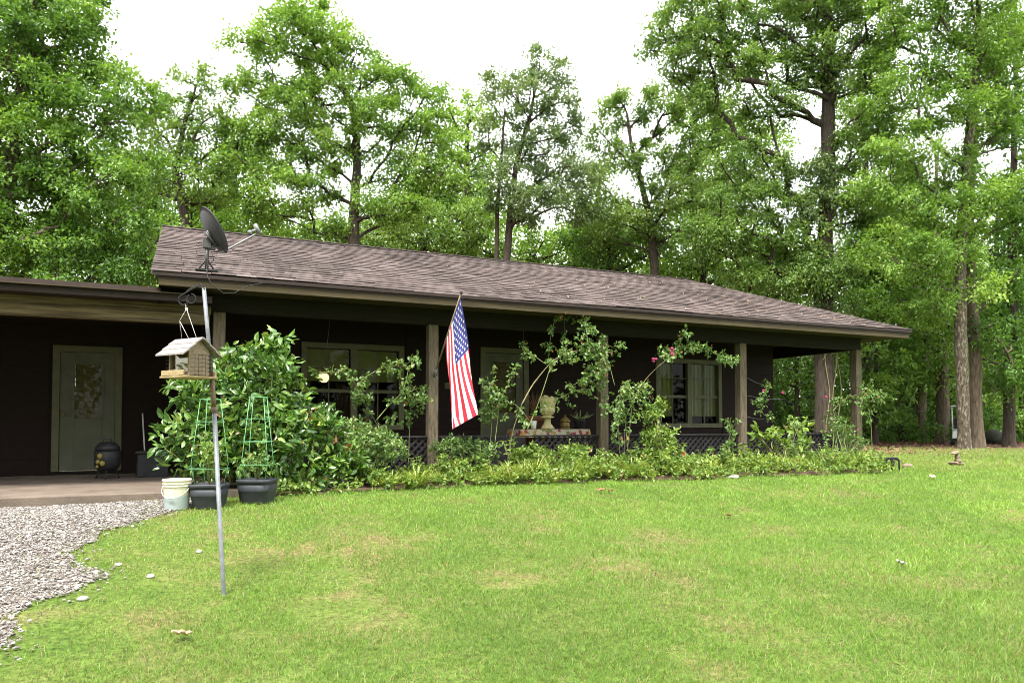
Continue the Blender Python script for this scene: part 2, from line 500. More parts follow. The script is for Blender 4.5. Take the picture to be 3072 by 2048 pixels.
class Foliage:
    def __init__(s, five=False): s.parts = []; s.five = five

    def add(s, P, D, N, L, W, q, fold=.18): s.parts.append((P, D, N, L, W, q))

    def build(s, name, mat, parent=None, off=None):
        P, D, N, L, W, q = [np.concatenate([p[i] for p in s.parts]) for i in range(6)]
        if off is not None: P = P - np.asarray(off)
        if s.five:
            V, Fc = leaf5_arrays(P, D, N, L, W); rn = np.repeat(q, 7)
        else:
            V, Fc = leaf_arrays(P, D, N, L, W); rn = np.repeat(q, 4)
        return np_mesh(name, V, Fc, mat, parent, rn)


def skeleton(trunk, tr, C, r, droop=.0, first=.35):
    """limbs from a trunk polyline to cluster centres; returns list of (points, radii)"""
    trunk = np.array(trunk, float)
    # resample the trunk
    seg = np.linalg.norm(np.diff(trunk, axis=0), axis=1); s = np.r_[0, np.cumsum(seg)]
    nT = max(10, int(s[-1] / .7)); u = np.linspace(0, s[-1], nT)
    T = np.stack([np.interp(u, s, trunk[:, i]) for i in range(3)], 1)
    w = np.cumsum(r.normal(size=(nT, 2)) * .02, 0); w -= np.linspace(0, 1, nT)[:, None] * w[-1]
    T[:, :2] += w
    pos = [p for p in T]; par = [-1] + list(range(nT - 1)); plen = list(u * .35)
    usable = [uu > first * s[-1] for uu in u]
    leafw = [0.0] * nT
    axis = T[np.argmin(np.abs(C[:, None, 2] - T[None, :, 2]), 1)]
    order = np.argsort(np.linalg.norm(C - axis, axis=1))
    limbs = []
    for ci in order:
        c = C[ci]
        A = np.array(pos); ok = np.array(usable)
        dv = c - A; dist = np.linalg.norm(dv, axis=1)
        cost = dist + .28 * np.array(plen) + np.where(dv[:, 2] < .15 * dist, 1.2 * dist, 0) + np.where(ok, 0, 1e6)
        j = int(np.argmin(cost))
        n = max(3, int(dist[j] / .55))
        p0 = A[j]; prev = j
        mid = (p0 + c) / 2 + np.array([0, 0, .12 * dist[j]]) + r.normal(size=3) * .07 * dist[j]
        for k in range(1, n + 1):
            t = k / n
            p = (1 - t) ** 2 * p0 + 2 * t * (1 - t) * mid + t * t * c + r.normal(size=3) * .03 * (k < n)
            pos.append(p); par.append(prev); plen.append(plen[prev] + dist[j] / n * .6); usable.append(True); leafw.append(0.0)
            prev = len(pos) - 1
        leafw[prev] += 1.0
    wgt = np.array(leafw)
    for i in range(len(pos) - 1, 0, -1):
        if par[i] >= 0: wgt[par[i]] += wgt[i]
    rad = tr * (np.maximum(wgt, .4) / max(wgt[0], 1)) ** .46
    pos = np.array(pos)
    rad[:nT] = np.maximum(rad[:nT], tr * np.linspace(1, .25, nT) * .9)
    kids = {}
    for i, p in enumerate(par):
        if p >= 0: kids.setdefault(p, []).append(i)
    # chains
    chains = []
    base = T[0].copy()
    flare = [T[0] - np.array([0, 0, .15])] + [p for p in T]
    chains.append((flare, np.r_[rad[0] * 1.45, rad[0] * 1.22, rad[1:nT]]))
    seen = set(range(nT))
    for i in range(nT, len(pos)):
        if i in seen: continue
        p = par[i]
        ch = [pos[p], pos[i]]; rr = [min(rad[p], rad[i] * 1.3), rad[i]]
        seen.add(i); cur = i
        while cur in kids:
            nx = max(kids[cur], key=lambda q: rad[q])
            if nx in seen: break
            ch.append(pos[nx]); rr.append(rad[nx]); seen.add(nx); cur = nx
        chains.append((ch, rr))
    return chains


def tubes_mesh(name, chains, mat, parent, off, rmin=.008):
    mb = MB(off)
    for ch, rr in chains:
        rr = np.maximum(np.asarray(rr, float), rmin)
        n = 12 if rr[0] > .15 else (6 if rr[0] > .04 else 4)
        mb.tube(ch, rr, n, caps=False)
    return mb.build(name, mat, parent)


def sample_lobes(lobes, spacing, r, maxn):
    """cluster centres in ellipsoid lobes [(c, (rx,ry,rz))], biased outwards, kept apart"""
    out = []
    vol = np.array([l[1][0] * l[1][1] * l[1][2] for l in lobes]); pr = vol ** .8 / (vol ** .8).sum()
    tries = 0
    A = np.zeros((0, 3))
    while len(out) < maxn and tries < maxn * 12:
        tries += 1
        c, e = lobes[r.choice(len(lobes), p=pr)]
        d = unit(r.normal(size=3)); d[2] = d[2] if r.random() < .8 else abs(d[2])
        p = c + d * np.array(e) * r.uniform(.25, 1) ** .55
        if len(out) and np.min(np.sum((A[:len(out)] - p) ** 2, 1)) < spacing ** 2: continue
        out.append(p)
        if len(out) > len(A): A = np.resize(np.array(out), (len(out) * 2, 3)); A[:len(out)] = out
        else: A[len(out) - 1] = p
    return np.array(out)


def tree(label, D, trunk_px, wpx, lobes_px, mat, bark, n=110, leaves=170, size=.15, crad=.8, spacing=.75, seed=1, group=None,
         name='tree', depth=1.0, first=.3, twotrunk=None):
    """one tree from its outline at a depth: trunk points and crown lobes given at picture positions (2352 px wide)"""
    r = np.random.default_rng(seed)
    x0, y0 = trunk_px[0]
    b = atS(x0, 1000, D); base = np.array([b[0], b[1], float(gz(b[0], b[1]))])
    pts = [base] + [atS(x, y, D) for (x, y) in trunk_px[1:]]
    pts = [p for i, p in enumerate(pts) if i == 0 or p[2] > base[2] + .5]
    sc_ = D / (F / K)
    fw = np.array([math.sin(YAW), math.cos(YAW), 0])
    lobes = []
    for l in lobes_px:
        px, py, rx, ry = l[:4]
        rr = (rx + ry) / 2 * sc_
        c = atS(px, py, D) + fw * (r.uniform(-.5, .5) * rr * depth + (l[4] if len(l) > 4 else 0))
        lobes.append((c, (rx * sc_, rx * sc_ * depth, ry * sc_)))
    C = sample_lobes(lobes, spacing, r, n)
    e = empty(name, base, label, 'tree', group)
    ch = skeleton(pts, wpx * sc_ / 2, C, r, first=first)
    if twotrunk:
        q0 = base + np.array([.35, .2, 0]); q = [q0] + [atS(x, y, D) for x, y in twotrunk]
        q = [p for i, p in enumerate(q) if i == 0 or p[2] > base[2] + .5]
        ch.append((q, np.linspace(wpx * sc_ * .4, wpx * sc_ * .12, len(q))))
    tubes_mesh('trunk', ch, bark, e, base)
    cen = np.mean([l[0] for l in lobes], 0)
    fo = Foliage()
    fo.add(*cluster_leaves(C, crad * 1.12 * r.uniform(.7, 1.25, len(C)), int(leaves * 1.55), size * 1.12, unit(C - cen), ntw=14, r=r, zsq=.62))
    fo.build('crown', mat, e, base)
    return e


# ================================================================== SETTING
# lawn: one sheet to the horizon, fine near the eye
def axis_grid(lo, hi, fine_lo, fine_hi, step):
    a = list(np.arange(fine_lo, fine_hi + 1e-6, step))
    x = fine_hi; s = step
    while x < hi: s *= 1.35; x += s; a.append(min(x, hi))
    x = fine_lo; s = step
    while x > lo: s *= 1.35; x -= s; a.insert(0, max(x, lo))
    return np.array(a)


gx = axis_grid(-300, 400, -6, 34, .5); gy = axis_grid(-100, 450, 0, 24, .4)
X, Y = np.meshgrid(gx, gy)
V = np.stack([X, Y, gz(X, Y)], -1).reshape(-1, 3)
nx, ny = len(gx), len(gy)
ii = (np.arange(ny - 1)[:, None] * nx + np.arange(nx - 1)[None, :]).ravel()
lawn = np_mesh('lawn', V, np.stack([ii, ii + 1, ii + nx + 1, ii + nx], 1), M['ground'], smooth=True)
tag(lawn, kind='structure')

# gravel drive outline (full-size photo points on the ground)
gr_px = [(-700, 1490), (0, 1500), (500, 1478), (600, 1500), (560, 1530), (470, 1555), (290, 1592), (235, 1640), (205, 1705), (260, 1735), (215, 1775), (120, 1800), (70, 1850), (40, 1890), (-20, 1945), (-250, 2050), (-800, 2100)]
GRP = np.array([atG(*p)[:2] for p in gr_px])


def in_poly(x, y, P):
    ins = np.zeros(np.shape(x), bool)
    j = len(P) - 1
    for i in range(len(P)):
        xi, yi = P[i]; xj, yj = P[j]
        c = ((yi > y) != (yj > y)) & (x < (xj - xi) * (y - yi) / (yj - yi + 1e-12) + xi)
        ins ^= c; j = i
    return ins


def poly_dist(x, y, P):
    d = np.full(np.shape(x), 1e9)
    for i in range(len(P)):
        a = P[i - 1]; b = P[i]; ab = b - a
        t = np.clip(((x - a[0]) * ab[0] + (y - a[1]) * ab[1]) / (ab @ ab + 1e-12), 0, 1)
        d = np.minimum(d, np.hypot(x - a[0] - t * ab[0], y - a[1] - t * ab[1]))
    return np.where(in_poly(x, y, P), -d, d)


def wob(x, y):
    return .16 * np.sin(2.3 * x + 1.1 * np.sin(1.7 * y)) + .13 * np.sin(3.7 * y + 1.3 * np.sin(2.9 * x)) + .08 * np.sin(9 * x + 7 * y)


# gravel sheet, 6 mm over the lawn
sx_ = np.arange(-9, 1.6, .12); sy_ = np.arange(4.2, 10.14, .12)
X, Y = np.meshgrid(sx_, sy_)
inside = (poly_dist(X, Y, GRP) + .5 * wob(X, Y)) < .02
Vv = np.stack([X, Y, gz(X, Y) + .006], -1).reshape(-1, 3)
n1 = len(sx_)
ii = np.array([j * n1 + i for j in range(len(sy_) - 1) for i in range(n1 - 1) if inside[j, i] and inside[j + 1, i] and inside[j, i + 1] and inside[j + 1, i + 1]])
tag(np_mesh('gravel_drive', Vv, np.stack([ii, ii + 1, ii + n1 + 1, ii + n1], 1), M['gravel_base']), kind='structure')

# pebbles
def pebbles():
    r = np.random.default_rng(3)
    x = r.uniform(-6.5, 1.5, 200000); y = r.uniform(4.3, 10.1, 200000)
    sd = poly_dist(x, y, GRP) + .5 * wob(x, y)
    prob = np.where(sd < 0, np.clip(.5 - sd * .9, 0, 1), np.clip(.25 - sd * 1.1, 0, 1) * .3)
    # thinner to the left of the frame
    keep = r.random(len(x)) < prob * 1.0
    keep &= (x > -.62 * y + 1.2 - 3.2)
    x, y = x[keep], y[keep]
    n = len(x)
    t = (1 + 5 ** .5) / 2
    iv = np.array([(-1, t, 0), (1, t, 0), (-1, -t, 0), (1, -t, 0), (0, -1, t), (0, 1, t), (0, -1, -t), (0, 1, -t), (t, 0, -1), (t, 0, 1), (-t, 0, -1), (-t, 0, 1)]) / 1.9
    fc = np.array([(0, 11, 5), (0, 5, 1), (0, 1, 7), (0, 7, 10), (0, 10, 11), (1, 5, 9), (5, 11, 4), (11, 10, 2), (10, 7, 6), (7, 1, 8), (3, 9, 4), (3, 4, 2), (3, 2, 6), (3, 6, 8), (3, 8, 9), (4, 9, 5), (2, 4, 11), (6, 2, 10), (8, 6, 7), (9, 8, 1)])
    V = iv[None] * (1 + .22 * r.normal(size=(n, 12, 1)))
    s = r.lognormal(math.log(.0092), .36, (n, 1)) * np.stack([np.ones(n), r.uniform(.6, 1, n), r.uniform(.35, .65, n)], 1)
    V = V * s[:, None, :]
    a = r.uniform(0, 2 * PI, n); c, sn = np.cos(a)[:, None], np.sin(a)[:, None]
    W = np.stack([V[..., 0] * c - V[..., 1] * sn, V[..., 0] * sn + V[..., 1] * c, V[..., 2]], -1)
    W += np.stack([x, y, gz(x, y) + .012 + r.uniform(0, .012, n)], -1)[:, None, :]
    Fc = (np.arange(n)[:, None, None] * 12 + fc[None]).reshape(-1, 3)
    q = np.repeat(np.clip(r.beta(2.2, 2.0, n), 0, 1), 12)
    o = np_mesh('gravel', W.reshape(-1, 3), Fc, M['pebble'], None, q)
    tag(o, 'loose pale river gravel spread in front of the carport slab', 'gravel', kind='stuff')


pebbles()

# concrete slab of the carport
mb = MB(); mb.box((-10, 10.14, -1.25), (.75, 14.2, -.862))
slab = mb.build('carport_slab', M['concrete'], bevel=.012); tag(slab, kind='structure')

# planting bed along the porch: a mounded sheet 15 mm over the lawn
BED = np.array([(.9, 9.95), (1.6, 10.0), (2.4, 10.25), (4, 10.3), (6, 10.25), (8, 10.15), (10, 10.0), (11.8, 9.98), (12.8, 10.1), (13.35, 10.6), (13.95, 11.3), (14.05, 12.0), (13.9, 12.0), (13.9, 11.55), (.75, 11.55)])
X, Y = np.meshgrid(np.arange(.6, 15, .1), np.arange(9.8, 12.4, .1))
sd = poly_dist(X, Y, BED) + .25 * wob(X, Y)
Vv = np.stack([X, Y, gz(X, Y) + .012 + np.clip(-sd, 0, .5) * .12], -1).reshape(-1, 3)
inside = sd < .03; n1 = X.shape[1]
ii = np.array([j * n1 + i for j in range(X.shape[0] - 1) for i in range(n1 - 1) if inside[j, i] and inside[j + 1, i] and inside[j, i + 1] and inside[j + 1, i + 1]])
tag(np_mesh('planting_bed', Vv, np.stack([ii, ii + 1, ii + n1 + 1, ii + n1], 1), M['mulch'], smooth=True), kind='structure')


def bedz(x, y):
    return gz(x, y) + .012 + np.clip(-(poly_dist(x, y, BED) + .25 * wob(x, y)), 0, .5) * .12


# grass blades
def grass(n=950000):
    r = np.random.default_rng(11)
    th = r.uniform(-.80, .76, n) + YAW
    rr = 2.6 * (34 / 2.6) ** (r.random(n) ** .82)
    x = rr * np.sin(th); y = rr * np.cos(th)
    bad = (poly_dist(x, y, BED) + .25 * wob(x, y)) < -.12 - .1 * fnoise(x, y, 4.0, 30)
    bad |= (x < .8) & (y > 10.1)
    bad |= (x < 14.0) & (y > 11.5)
    sdg = poly_dist(x, y, GRP) + .5 * wob(x, y)
    big = fnoise(x, y, .45, 1); mid = fnoise(x, y, 1.6, 5); fine = fnoise(x, y, 5.5, 9)
    p = np.ones(n)
    # tufts that creep into the gravel, thin stony turf beside it
    creep = np.clip(mid * 1.8 + fine * 1.2 - .05, 0, 1) * np.exp(np.minimum(sdg, 0) * 2.6)
    p = np.where(sdg < 0, creep * .8, p)
    edge = np.clip(1 - sdg / 1.3, 0, 1) * (sdg > 0)
    p *= 1 - edge * np.clip(.75 - mid * 1.3, 0, .92)
    # worn turf near the pole and the eye
    nearw = np.clip((10.0 - np.hypot(x, y)) / 4.5, 0, 1)
    worn = np.clip((mid * .9 + fine * .7 + big * .4) * 1.6 - .10, 0, 1) * nearw * np.clip((3.6 - (x * math.cos(YAW) - y * math.sin(YAW))) / 3.5, .25, 1)
    p *= 1 - .80 * worn
    far = np.clip((x - 13.6 + .8 * big) / .8, 0, 1) * np.clip((y - 9.2 + .6 * mid) / 1.0, 0, 1)
    far = np.maximum(far, np.clip((y - 15) / 4, 0, 1))
    p *= 1 - (.15 + .6 * np.clip((y + .25 * (x - 20) - 15) / 4, 0, 1)) * far
    p *= np.clip(1.1 + .5 * fine, .3, 1)
    keep = (~bad) & (r.random(n) < p)
    x, y, rr, big, mid, fine, worn, far, edge, nearw = [a[keep] for a in (x, y, rr, big, mid, fine, worn, far, edge, nearw)]
    n = len(x)
    h = r.uniform(.013, .042, n) * (1 + .35 * np.clip(fine + mid, -1, 1)) * (1 + .012 * rr) * (1 - .35 * worn)
    h = np.where(r.random(n) < .03, h * 1.8, h)
    w = np.maximum(.0028, .00060 * rr) * r.uniform(.7, 1.3, n)
    a = r.uniform(0, 2 * PI, n) + 1.2 * mid
    lean = r.uniform(.2, 1.5, n) * h
    flat = (worn > .3) & (r.random(n) < .6); lean = np.where(flat, h * 2.2, lean); h = np.where(flat, h * .3, h)
    dx, dy = np.cos(a), np.sin(a)
    b2 = r.uniform(0, 2 * PI, n); sx, sy = np.cos(b2) * w / 2, np.sin(b2) * w / 2
    z = bedz(x, y) - .012
    V = np.empty((n, 5, 3))
    V[:, 0] = np.stack([x - sx, y - sy, z], 1); V[:, 1] = np.stack([x + sx, y + sy, z], 1)
    V[:, 2] = np.stack([x + sx * .8 + dx * lean * .35, y + sy * .8 + dy * lean * .35, z + h * .62], 1)
    V[:, 3] = np.stack([x - sx * .8 + dx * lean * .35, y - sy * .8 + dy * lean * .35, z + h * .62], 1)
    V[:, 4] = np.stack([x + dx * lean, y + dy * lean, z + h * r.uniform(.75, 1, n)], 1)
    k = np.arange(n)[:, None] * 5
    Fc = np.concatenate([k + [[0, 1, 2]], k + [[0, 2, 3]], k + [[3, 2, 4]]], 1).reshape(-1, 3)
    dry = r.random(n) < (.02 + .60 * worn + .30 * far + .10 * nearw + .22 * edge)
    q = np.clip(.66 + .16 * r.normal(size=n) + .16 * np.clip(big + .6 * mid + .5 * fine, -1, 1) - .12 * nearw, .2, 1)
    q = np.where(dry, r.uniform(0, .22, n), q)
    o = np_mesh('lawn_grass', V.reshape(-1, 3), Fc, M['grass'], None, np.repeat(q, 5))
    tag(o, 'short yellowish green mown grass covering the front lawn', 'grass', kind='stuff')


grass()

# ================================================================== HOUSE
H = empty('house', (6.5, 15, -.86), 'long low brown house with shingled roof, open porch and a carport on its left side', 'house')
HO = (6.5, 15, -.86)
YW = 13.2
FLOOR = -.862


def hp(mb, name, mats, parent=H, bevel=0): return mb.build(name, mats, parent, bevel)


def hmb(): return MB(HO)


def wall_with_holes(mb, x0, x1, z0, z1, y0, y1, holes, m=0):
    xs = sorted(set([x0, x1] + [h[0] for h in holes] + [h[1] for h in holes]))
    for a, b in zip(xs[:-1], xs[1:]):
        hs = [h for h in holes if h[0] <= a + 1e-6 and h[1] >= b - 1e-6]
        zz = z0
        for h in sorted(hs, key=lambda q: q[2]):
            if h[2] > zz: mb.box((a, y0, zz), (b, y1, h[2]), m)
            zz = h[3]
        if zz < z1: mb.box((a, y0, zz), (b, y1, z1), m)


W1 = (1.95, 3.76, -.085, 1.42)      # windows and doors: x0 x1 z0 z1
W2 = (9.52, 11.29, -.06, 1.42)
D1 = (5.35, 6.36, FLOOR, 1.40)
CD = (-1.94, -.95, -.80, 1.21)
mb = hmb()
wall_with_holes(mb, .3, 12.88, FLOOR, 1.93, YW, YW + .15, [W1, W2, D1])
# horizontal log-like courses on the wall
for k in range(11):
    z = FLOOR + .02 + k * .25
    for a, b in ((.3, W1[0] - .06), (W1[1] + .06, D1[0] - .06), (D1[1] + .06, W2[0] - .06), (W2[1] + .06, 12.88)):
        mb.box((a, YW - .018, z), (b, YW - .001, z + .235))
hp(mb, 'front_wall', M['siding'], bevel=0)
mb = hmb()
wall_with_holes(mb, -10, .3, FLOOR, 1.72, 14.2, 14.35, [CD])
for k in range(10):
    z = FLOOR + .02 + k * .25
    mb.box((-10, 14.182, z), (CD[0] - .07, 14.199, z + .235)); mb.box((CD[1] + .07, 14.182, z), (.28, 14.199, z + .235))
hp(mb, 'carport_wall', M['siding'])
mb = hmb(); mb.box((.3, YW + .151, FLOOR), (.45, 14.199, 1.93)); hp(mb, 'end_wall', M['siding'])
mb = hmb(); mb.box((-10.15, 11.7, FLOOR), (-10, 14.35, 1.72)); hp(mb, 'end_wall', M['siding'])
b1 = atY(965, 1205, 19.8); b2 = atY(1045, 1345, 19.8)
mb = hmb()
mb.box((12.73, YW + .151, FLOOR), (12.88, 20.0, 1.93))
mb.box((.3, 14.36, FLOOR), (.45, 20.0, 1.93))
wall_with_holes(mb, .45, 12.73, FLOOR, 1.93, 19.8, 19.95, [(b1[0], b2[0], b2[2], b1[2])])
for k in range(11):
    z = FLOOR + .02 + k * .25
    mb.box((12.881, YW + .0, z), (12.90, 19.9, z + .235))
hp(mb, 'rear_wall', M['siding'])
mb = hmb(); mb.box((.46, YW + .16, FLOOR), (12.72, 19.79, FLOOR + .02)); mb.box((.46, YW + .16, 1.89), (12.72, 19.79, 1.925))
mb.box((4.6, YW + .16, FLOOR + .02), (4.7, 19.7, 1.88)); mb.box((8.4, YW + .16, FLOOR + .02), (8.5, 19.7, 1.88))
hp(mb, 'interior', M['interior'])
# porch floor
mb = hmb(); mb.box((.76, 11.52, -1.2), (13.95, YW - .02, FLOOR)); mb.box((12.92, YW - .02, -1.2), (13.95, 15, FLOOR))
hp(mb, 'porch_floor', M['concrete'])

# roof planes: stepped courses of shingles
EL, ER, YE, ZE = -.40, 14.70, 10.88, 2.06
YR, ZR, RR = 16.6, 4.09, 13.0


def roof_front():
    r = np.random.default_rng(5)
    ncourse = 27
    Vs = []; Fs = []; Q = []
    nb = 0
    for k in range(ncourse):
        t0 = k / ncourse; t1 = (k + 1) / ncourse + .25 / ncourse
        xr0 = ER + (RR - ER) * t0; xr1 = ER + (RR - ER) * min(t1, 1)
        # tabs: random widths
        xs = [EL]
        while xs[-1] < ER - .25: xs.append(xs[-1] + r.uniform(.22, .42))
        xs = np.array(xs + [ER])
        for a, b in zip(xs[:-1], xs[1:]):
            if a >= xr0: continue
            bb0 = min(b, xr0); bb1 = min(b, xr1) if b > xr1 else b
            aa1 = min(a, xr1)
            lift = .016 + r.uniform(-.004, .005); jag = r.uniform(-.02, .02)
            sag = .012 * math.sin(a * .9 + 1) * (1 - t0)
            dY, dZ = YR - YE, ZR - ZE
            ln = math.hypot(dY, dZ); ny_, nz_ = -dZ / ln, dY / ln
            def pt(x, t, h): return (x, YE + dY * t + ny_ * h, ZE + dZ * t + nz_ * h + sag)
            tb = t0 + jag / ln
            g = .003
            v = [pt(a + g, tb, lift), pt(bb0 - g, tb, lift), pt(bb1 - g if bb1 > aa1 else bb1, min(t1, 1), .002), pt(aa1 + g if aa1 < bb1 else aa1, min(t1, 1), .002),
                 pt(a + g, tb, lift - .007), pt(bb0 - g, tb, lift - .007)]
            Vs += v; Fs += [(nb, nb + 1, nb + 2, nb + 3), (nb + 4, nb + 5, nb + 1, nb)]
            q = float(np.clip(.5 + .22 * r.normal(), 0, 1)); Q += [q] * 6
            nb += 6
    o = np_mesh('roof', np.array(Vs) - np.array(HO), np.array(Fs), M['shingle'], H, np.array(Q))
    return o


roof = roof_front()
mb = hmb()
# deck under the shingles, rear slope and hip end
mb.add([(EL, YE, ZE - .03), (ER, YE, ZE - .03), (RR, YR, ZR - .02), (EL, YR, ZR - .02), (EL, 22.3, ZE), (ER, 22.3, ZE), (RR, YR, ZR + .01), (EL, YR, ZR + .01)],
       [(0, 1, 2, 3), (4, 7, 6, 5)])
mb.add([(ER, YE, ZE + .0), (ER, 22.3, ZE), (RR, YR, ZR + .012)], [(0, 1, 2)])
mb.add([(EL + .3, YE + .2, 1.93), (EL + .3, 22.2, 1.93), (EL + .3, YR, ZR - .06)], [(0, 2, 1)])
o = mb.build('roof_deck', M['shingle'], H)
# ridge and hip caps
mb = hmb()
n = 48
for k in range(n):
    a = EL + (RR - EL) * k / n; b = EL + (RR - EL) * (k + 1.15) / n
    for s in (-1, 1):
        mb.add([(a, YR, ZR + .035), (b, YR, ZR + .02), (b, YR + s * .16, ZR - .035), (a, YR + s * .16, ZR - .02)], [(0, 1, 2, 3)] if s < 0 else [(3, 2, 1, 0)])
mb.build('ridge_cap', M['shingle'], H)

mb = hmb()   # dark drip edge
mb.box((EL + .04, YE - .012, ZE - .05), (ER - .02, YE + .03, ZE + .0))
mb.box((EL + .06, YE + .012, ZE - .085), (ER - .06, YE + .06, ZE - .051))
mb.box((ER - .06, YE + .061, ZE - .13), (ER - .02, 22.2, ZE - .002))
hp(mb, 'drip_edge', M['dark_trim'])
mb = hmb()
mb.box((EL + .10, YE + .02, ZE - .175), (ER - .10, YE + .075, ZE - .086))
hp(mb, 'fascia', M['fascia'])
mb = hmb()
mb.add([(EL + .1, YE + .046, ZE - .176), (ER - .1, YE + .046, ZE - .176), (ER - .1, 11.5, ZE - .148), (EL + .1, 11.5, ZE - .148)], [(0, 3, 2, 1)])
mb.box((EL + .1, 11.501, 1.936), (ER - .1, 15, 1.95))
mb.add([(13.95, 11.5, 1.9), (ER - .1, 11.5, 1.9), (ER - .1, 15, 1.9), (13.95, 15, 1.9)], [(0, 3, 2, 1)])
hp(mb, 'soffit', M['soffit'])
for px in (980, 1730, 1150):
    p = atY(px, 895, 11.2)
    if px == 1150: continue
    mb = hmb(); mb.box((p[0] - .2, 11.15, 1.882), (p[0] + .2, 11.27, 1.889))
    hp(mb, 'soffit_vent', M['black'])
# carport end of the eave: sloped cheek board
mb = hmb(); mb.add([(EL + .1, YE + .05, ZE - .17), (EL + .1, 11.5, ZE - .15), (EL + .1, 11.5, ZE - .4), (EL + .1, YE + .3, ZE - .4)], [(0, 1, 2, 3)])
hp(mb, 'eave_cheek', M['fascia'])

# porch beam and posts
YP = 11.61
PX = [.499 + 3.323 * k for k in range(5)]
ZB = 1.65
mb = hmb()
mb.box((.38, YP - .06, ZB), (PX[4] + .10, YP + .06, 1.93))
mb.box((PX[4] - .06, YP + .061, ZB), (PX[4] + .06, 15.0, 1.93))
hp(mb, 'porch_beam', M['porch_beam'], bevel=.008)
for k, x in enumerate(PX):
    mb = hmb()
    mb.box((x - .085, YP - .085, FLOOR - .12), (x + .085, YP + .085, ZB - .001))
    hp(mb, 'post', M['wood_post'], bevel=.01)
# lattice railing: one panel per bay
def lattice(a, b, along='x', y=YP):
    mb = hmb()
    z0, z1 = FLOOR + .02, -.235
    hgt = z1 - z0
    stp = .125
    wd = .034
    L = b - a
    def P3(u, z, o):
        return (a + u, y + o, z) if along == 'x' else (y + o, a + u, z)
    for sgn, off in ((1, -.008), (-1, .006)):
        u = -hgt
        while u < L + hgt:
            # diagonal from (u,z0) to (u+hgt,z1) clipped to the panel
            u0, u1 = u, u + hgt
            t0 = max(0, (0 - u0) / hgt); t1 = min(1, (L - u0) / hgt)
            if t1 - t0 > .03:
                za, zb = z0 + t0 * hgt, z0 + t1 * hgt
                ua, ub = u0 + t0 * hgt, u0 + t1 * hgt
                if sgn < 0: za, zb = z1 - t0 * hgt, z1 - t1 * hgt
                h2 = wd * .7
                lo_, hi_ = z0 - .0, z1
                vs = []
                for o_ in (off, off + .012):
                    vs += [P3(ua, za - h2, o_), P3(ub, zb - h2, o_), P3(ub, zb + h2, o_), P3(ua, za + h2, o_)]
                mb.add(vs, [(0, 1, 2, 3), (7, 6, 5, 4), (0, 4, 5, 1), (3, 2, 6, 7)])
            u += stp
    hp(mb, 'lattice_panel', M['lattice'])
    mb = hmb()
    q0 = P3(0, z1 + .002, -.03); q1 = P3(L, z1 + .034, .045)
    mb.box([min(q0[i], q1[i]) for i in range(3)], [max(q0[i], q1[i]) for i in range(3)])
    hp(mb, 'rail', M['lattice'], bevel=.004)
for k in range(4):
    if k == 1:
        pd = atY(1480, 1300, YP)[0]; pe = atY(1600, 1300, YP)[0]
        lattice(PX[1] + .09, pd); lattice(pe, PX[2] - .09)
        mb = hmb(); mb.box((pd + .01, YP + .3, FLOOR), (pe - .01, YP + .33, -.25)); mb.box((pd + .01, YP - .0, -.232), (pe - .01, YP + .02, -.212))
        hp(mb, 'gate_panel', M['lattice'])
    else:
        lattice(PX[k] + .09, PX[k + 1] - .09)
lattice(YP + .09, 15, 'y', PX[4])

# carport: roof, fascia, beams
mb = hmb()
mb.add([(-10, 11.0, 1.80), (EL + .12, 11.0, 1.80), (EL + .12, 14.3, 1.98), (-10, 14.3, 1.98), (-10, 11.0, 1.865), (EL + .12, 11.0, 1.865), (EL + .12, 14.3, 2.05), (-10, 14.3, 2.05)],
       [(0, 3, 2, 1), (4, 5, 6, 7), (0, 1, 5, 4), (1, 2, 6, 5), (3, 0, 4, 7)])
hp(mb, 'carport_roof', M['shingle'])
mb = hmb(); mb.box((-10, 10.985, 1.792), (EL + .4, 11.02, 1.805)); 
hp(mb, 'carport_drip_strip', M['fascia'])
mb = hmb(); mb.box((-10, 11.05, 1.70), (.38, 11.1, 1.791)); mb.box((-10, 11.1, 1.715), (.3, 14.2, 1.73))
hp(mb, 'carport_fascia', M['dark_trim'])
mb = hmb(); mb.box((-10, 11.42, 1.585), (.38, 11.50, 1.714)); hp(mb, 'carport_upper_beam', M['wood_beam'], bevel=.006)
mb = hmb(); mb.box((-10, 11.38, 1.436), (.36, 11.52, 1.583)); hp(mb, 'carport_beam', M['wood_beam'], bevel=.008)


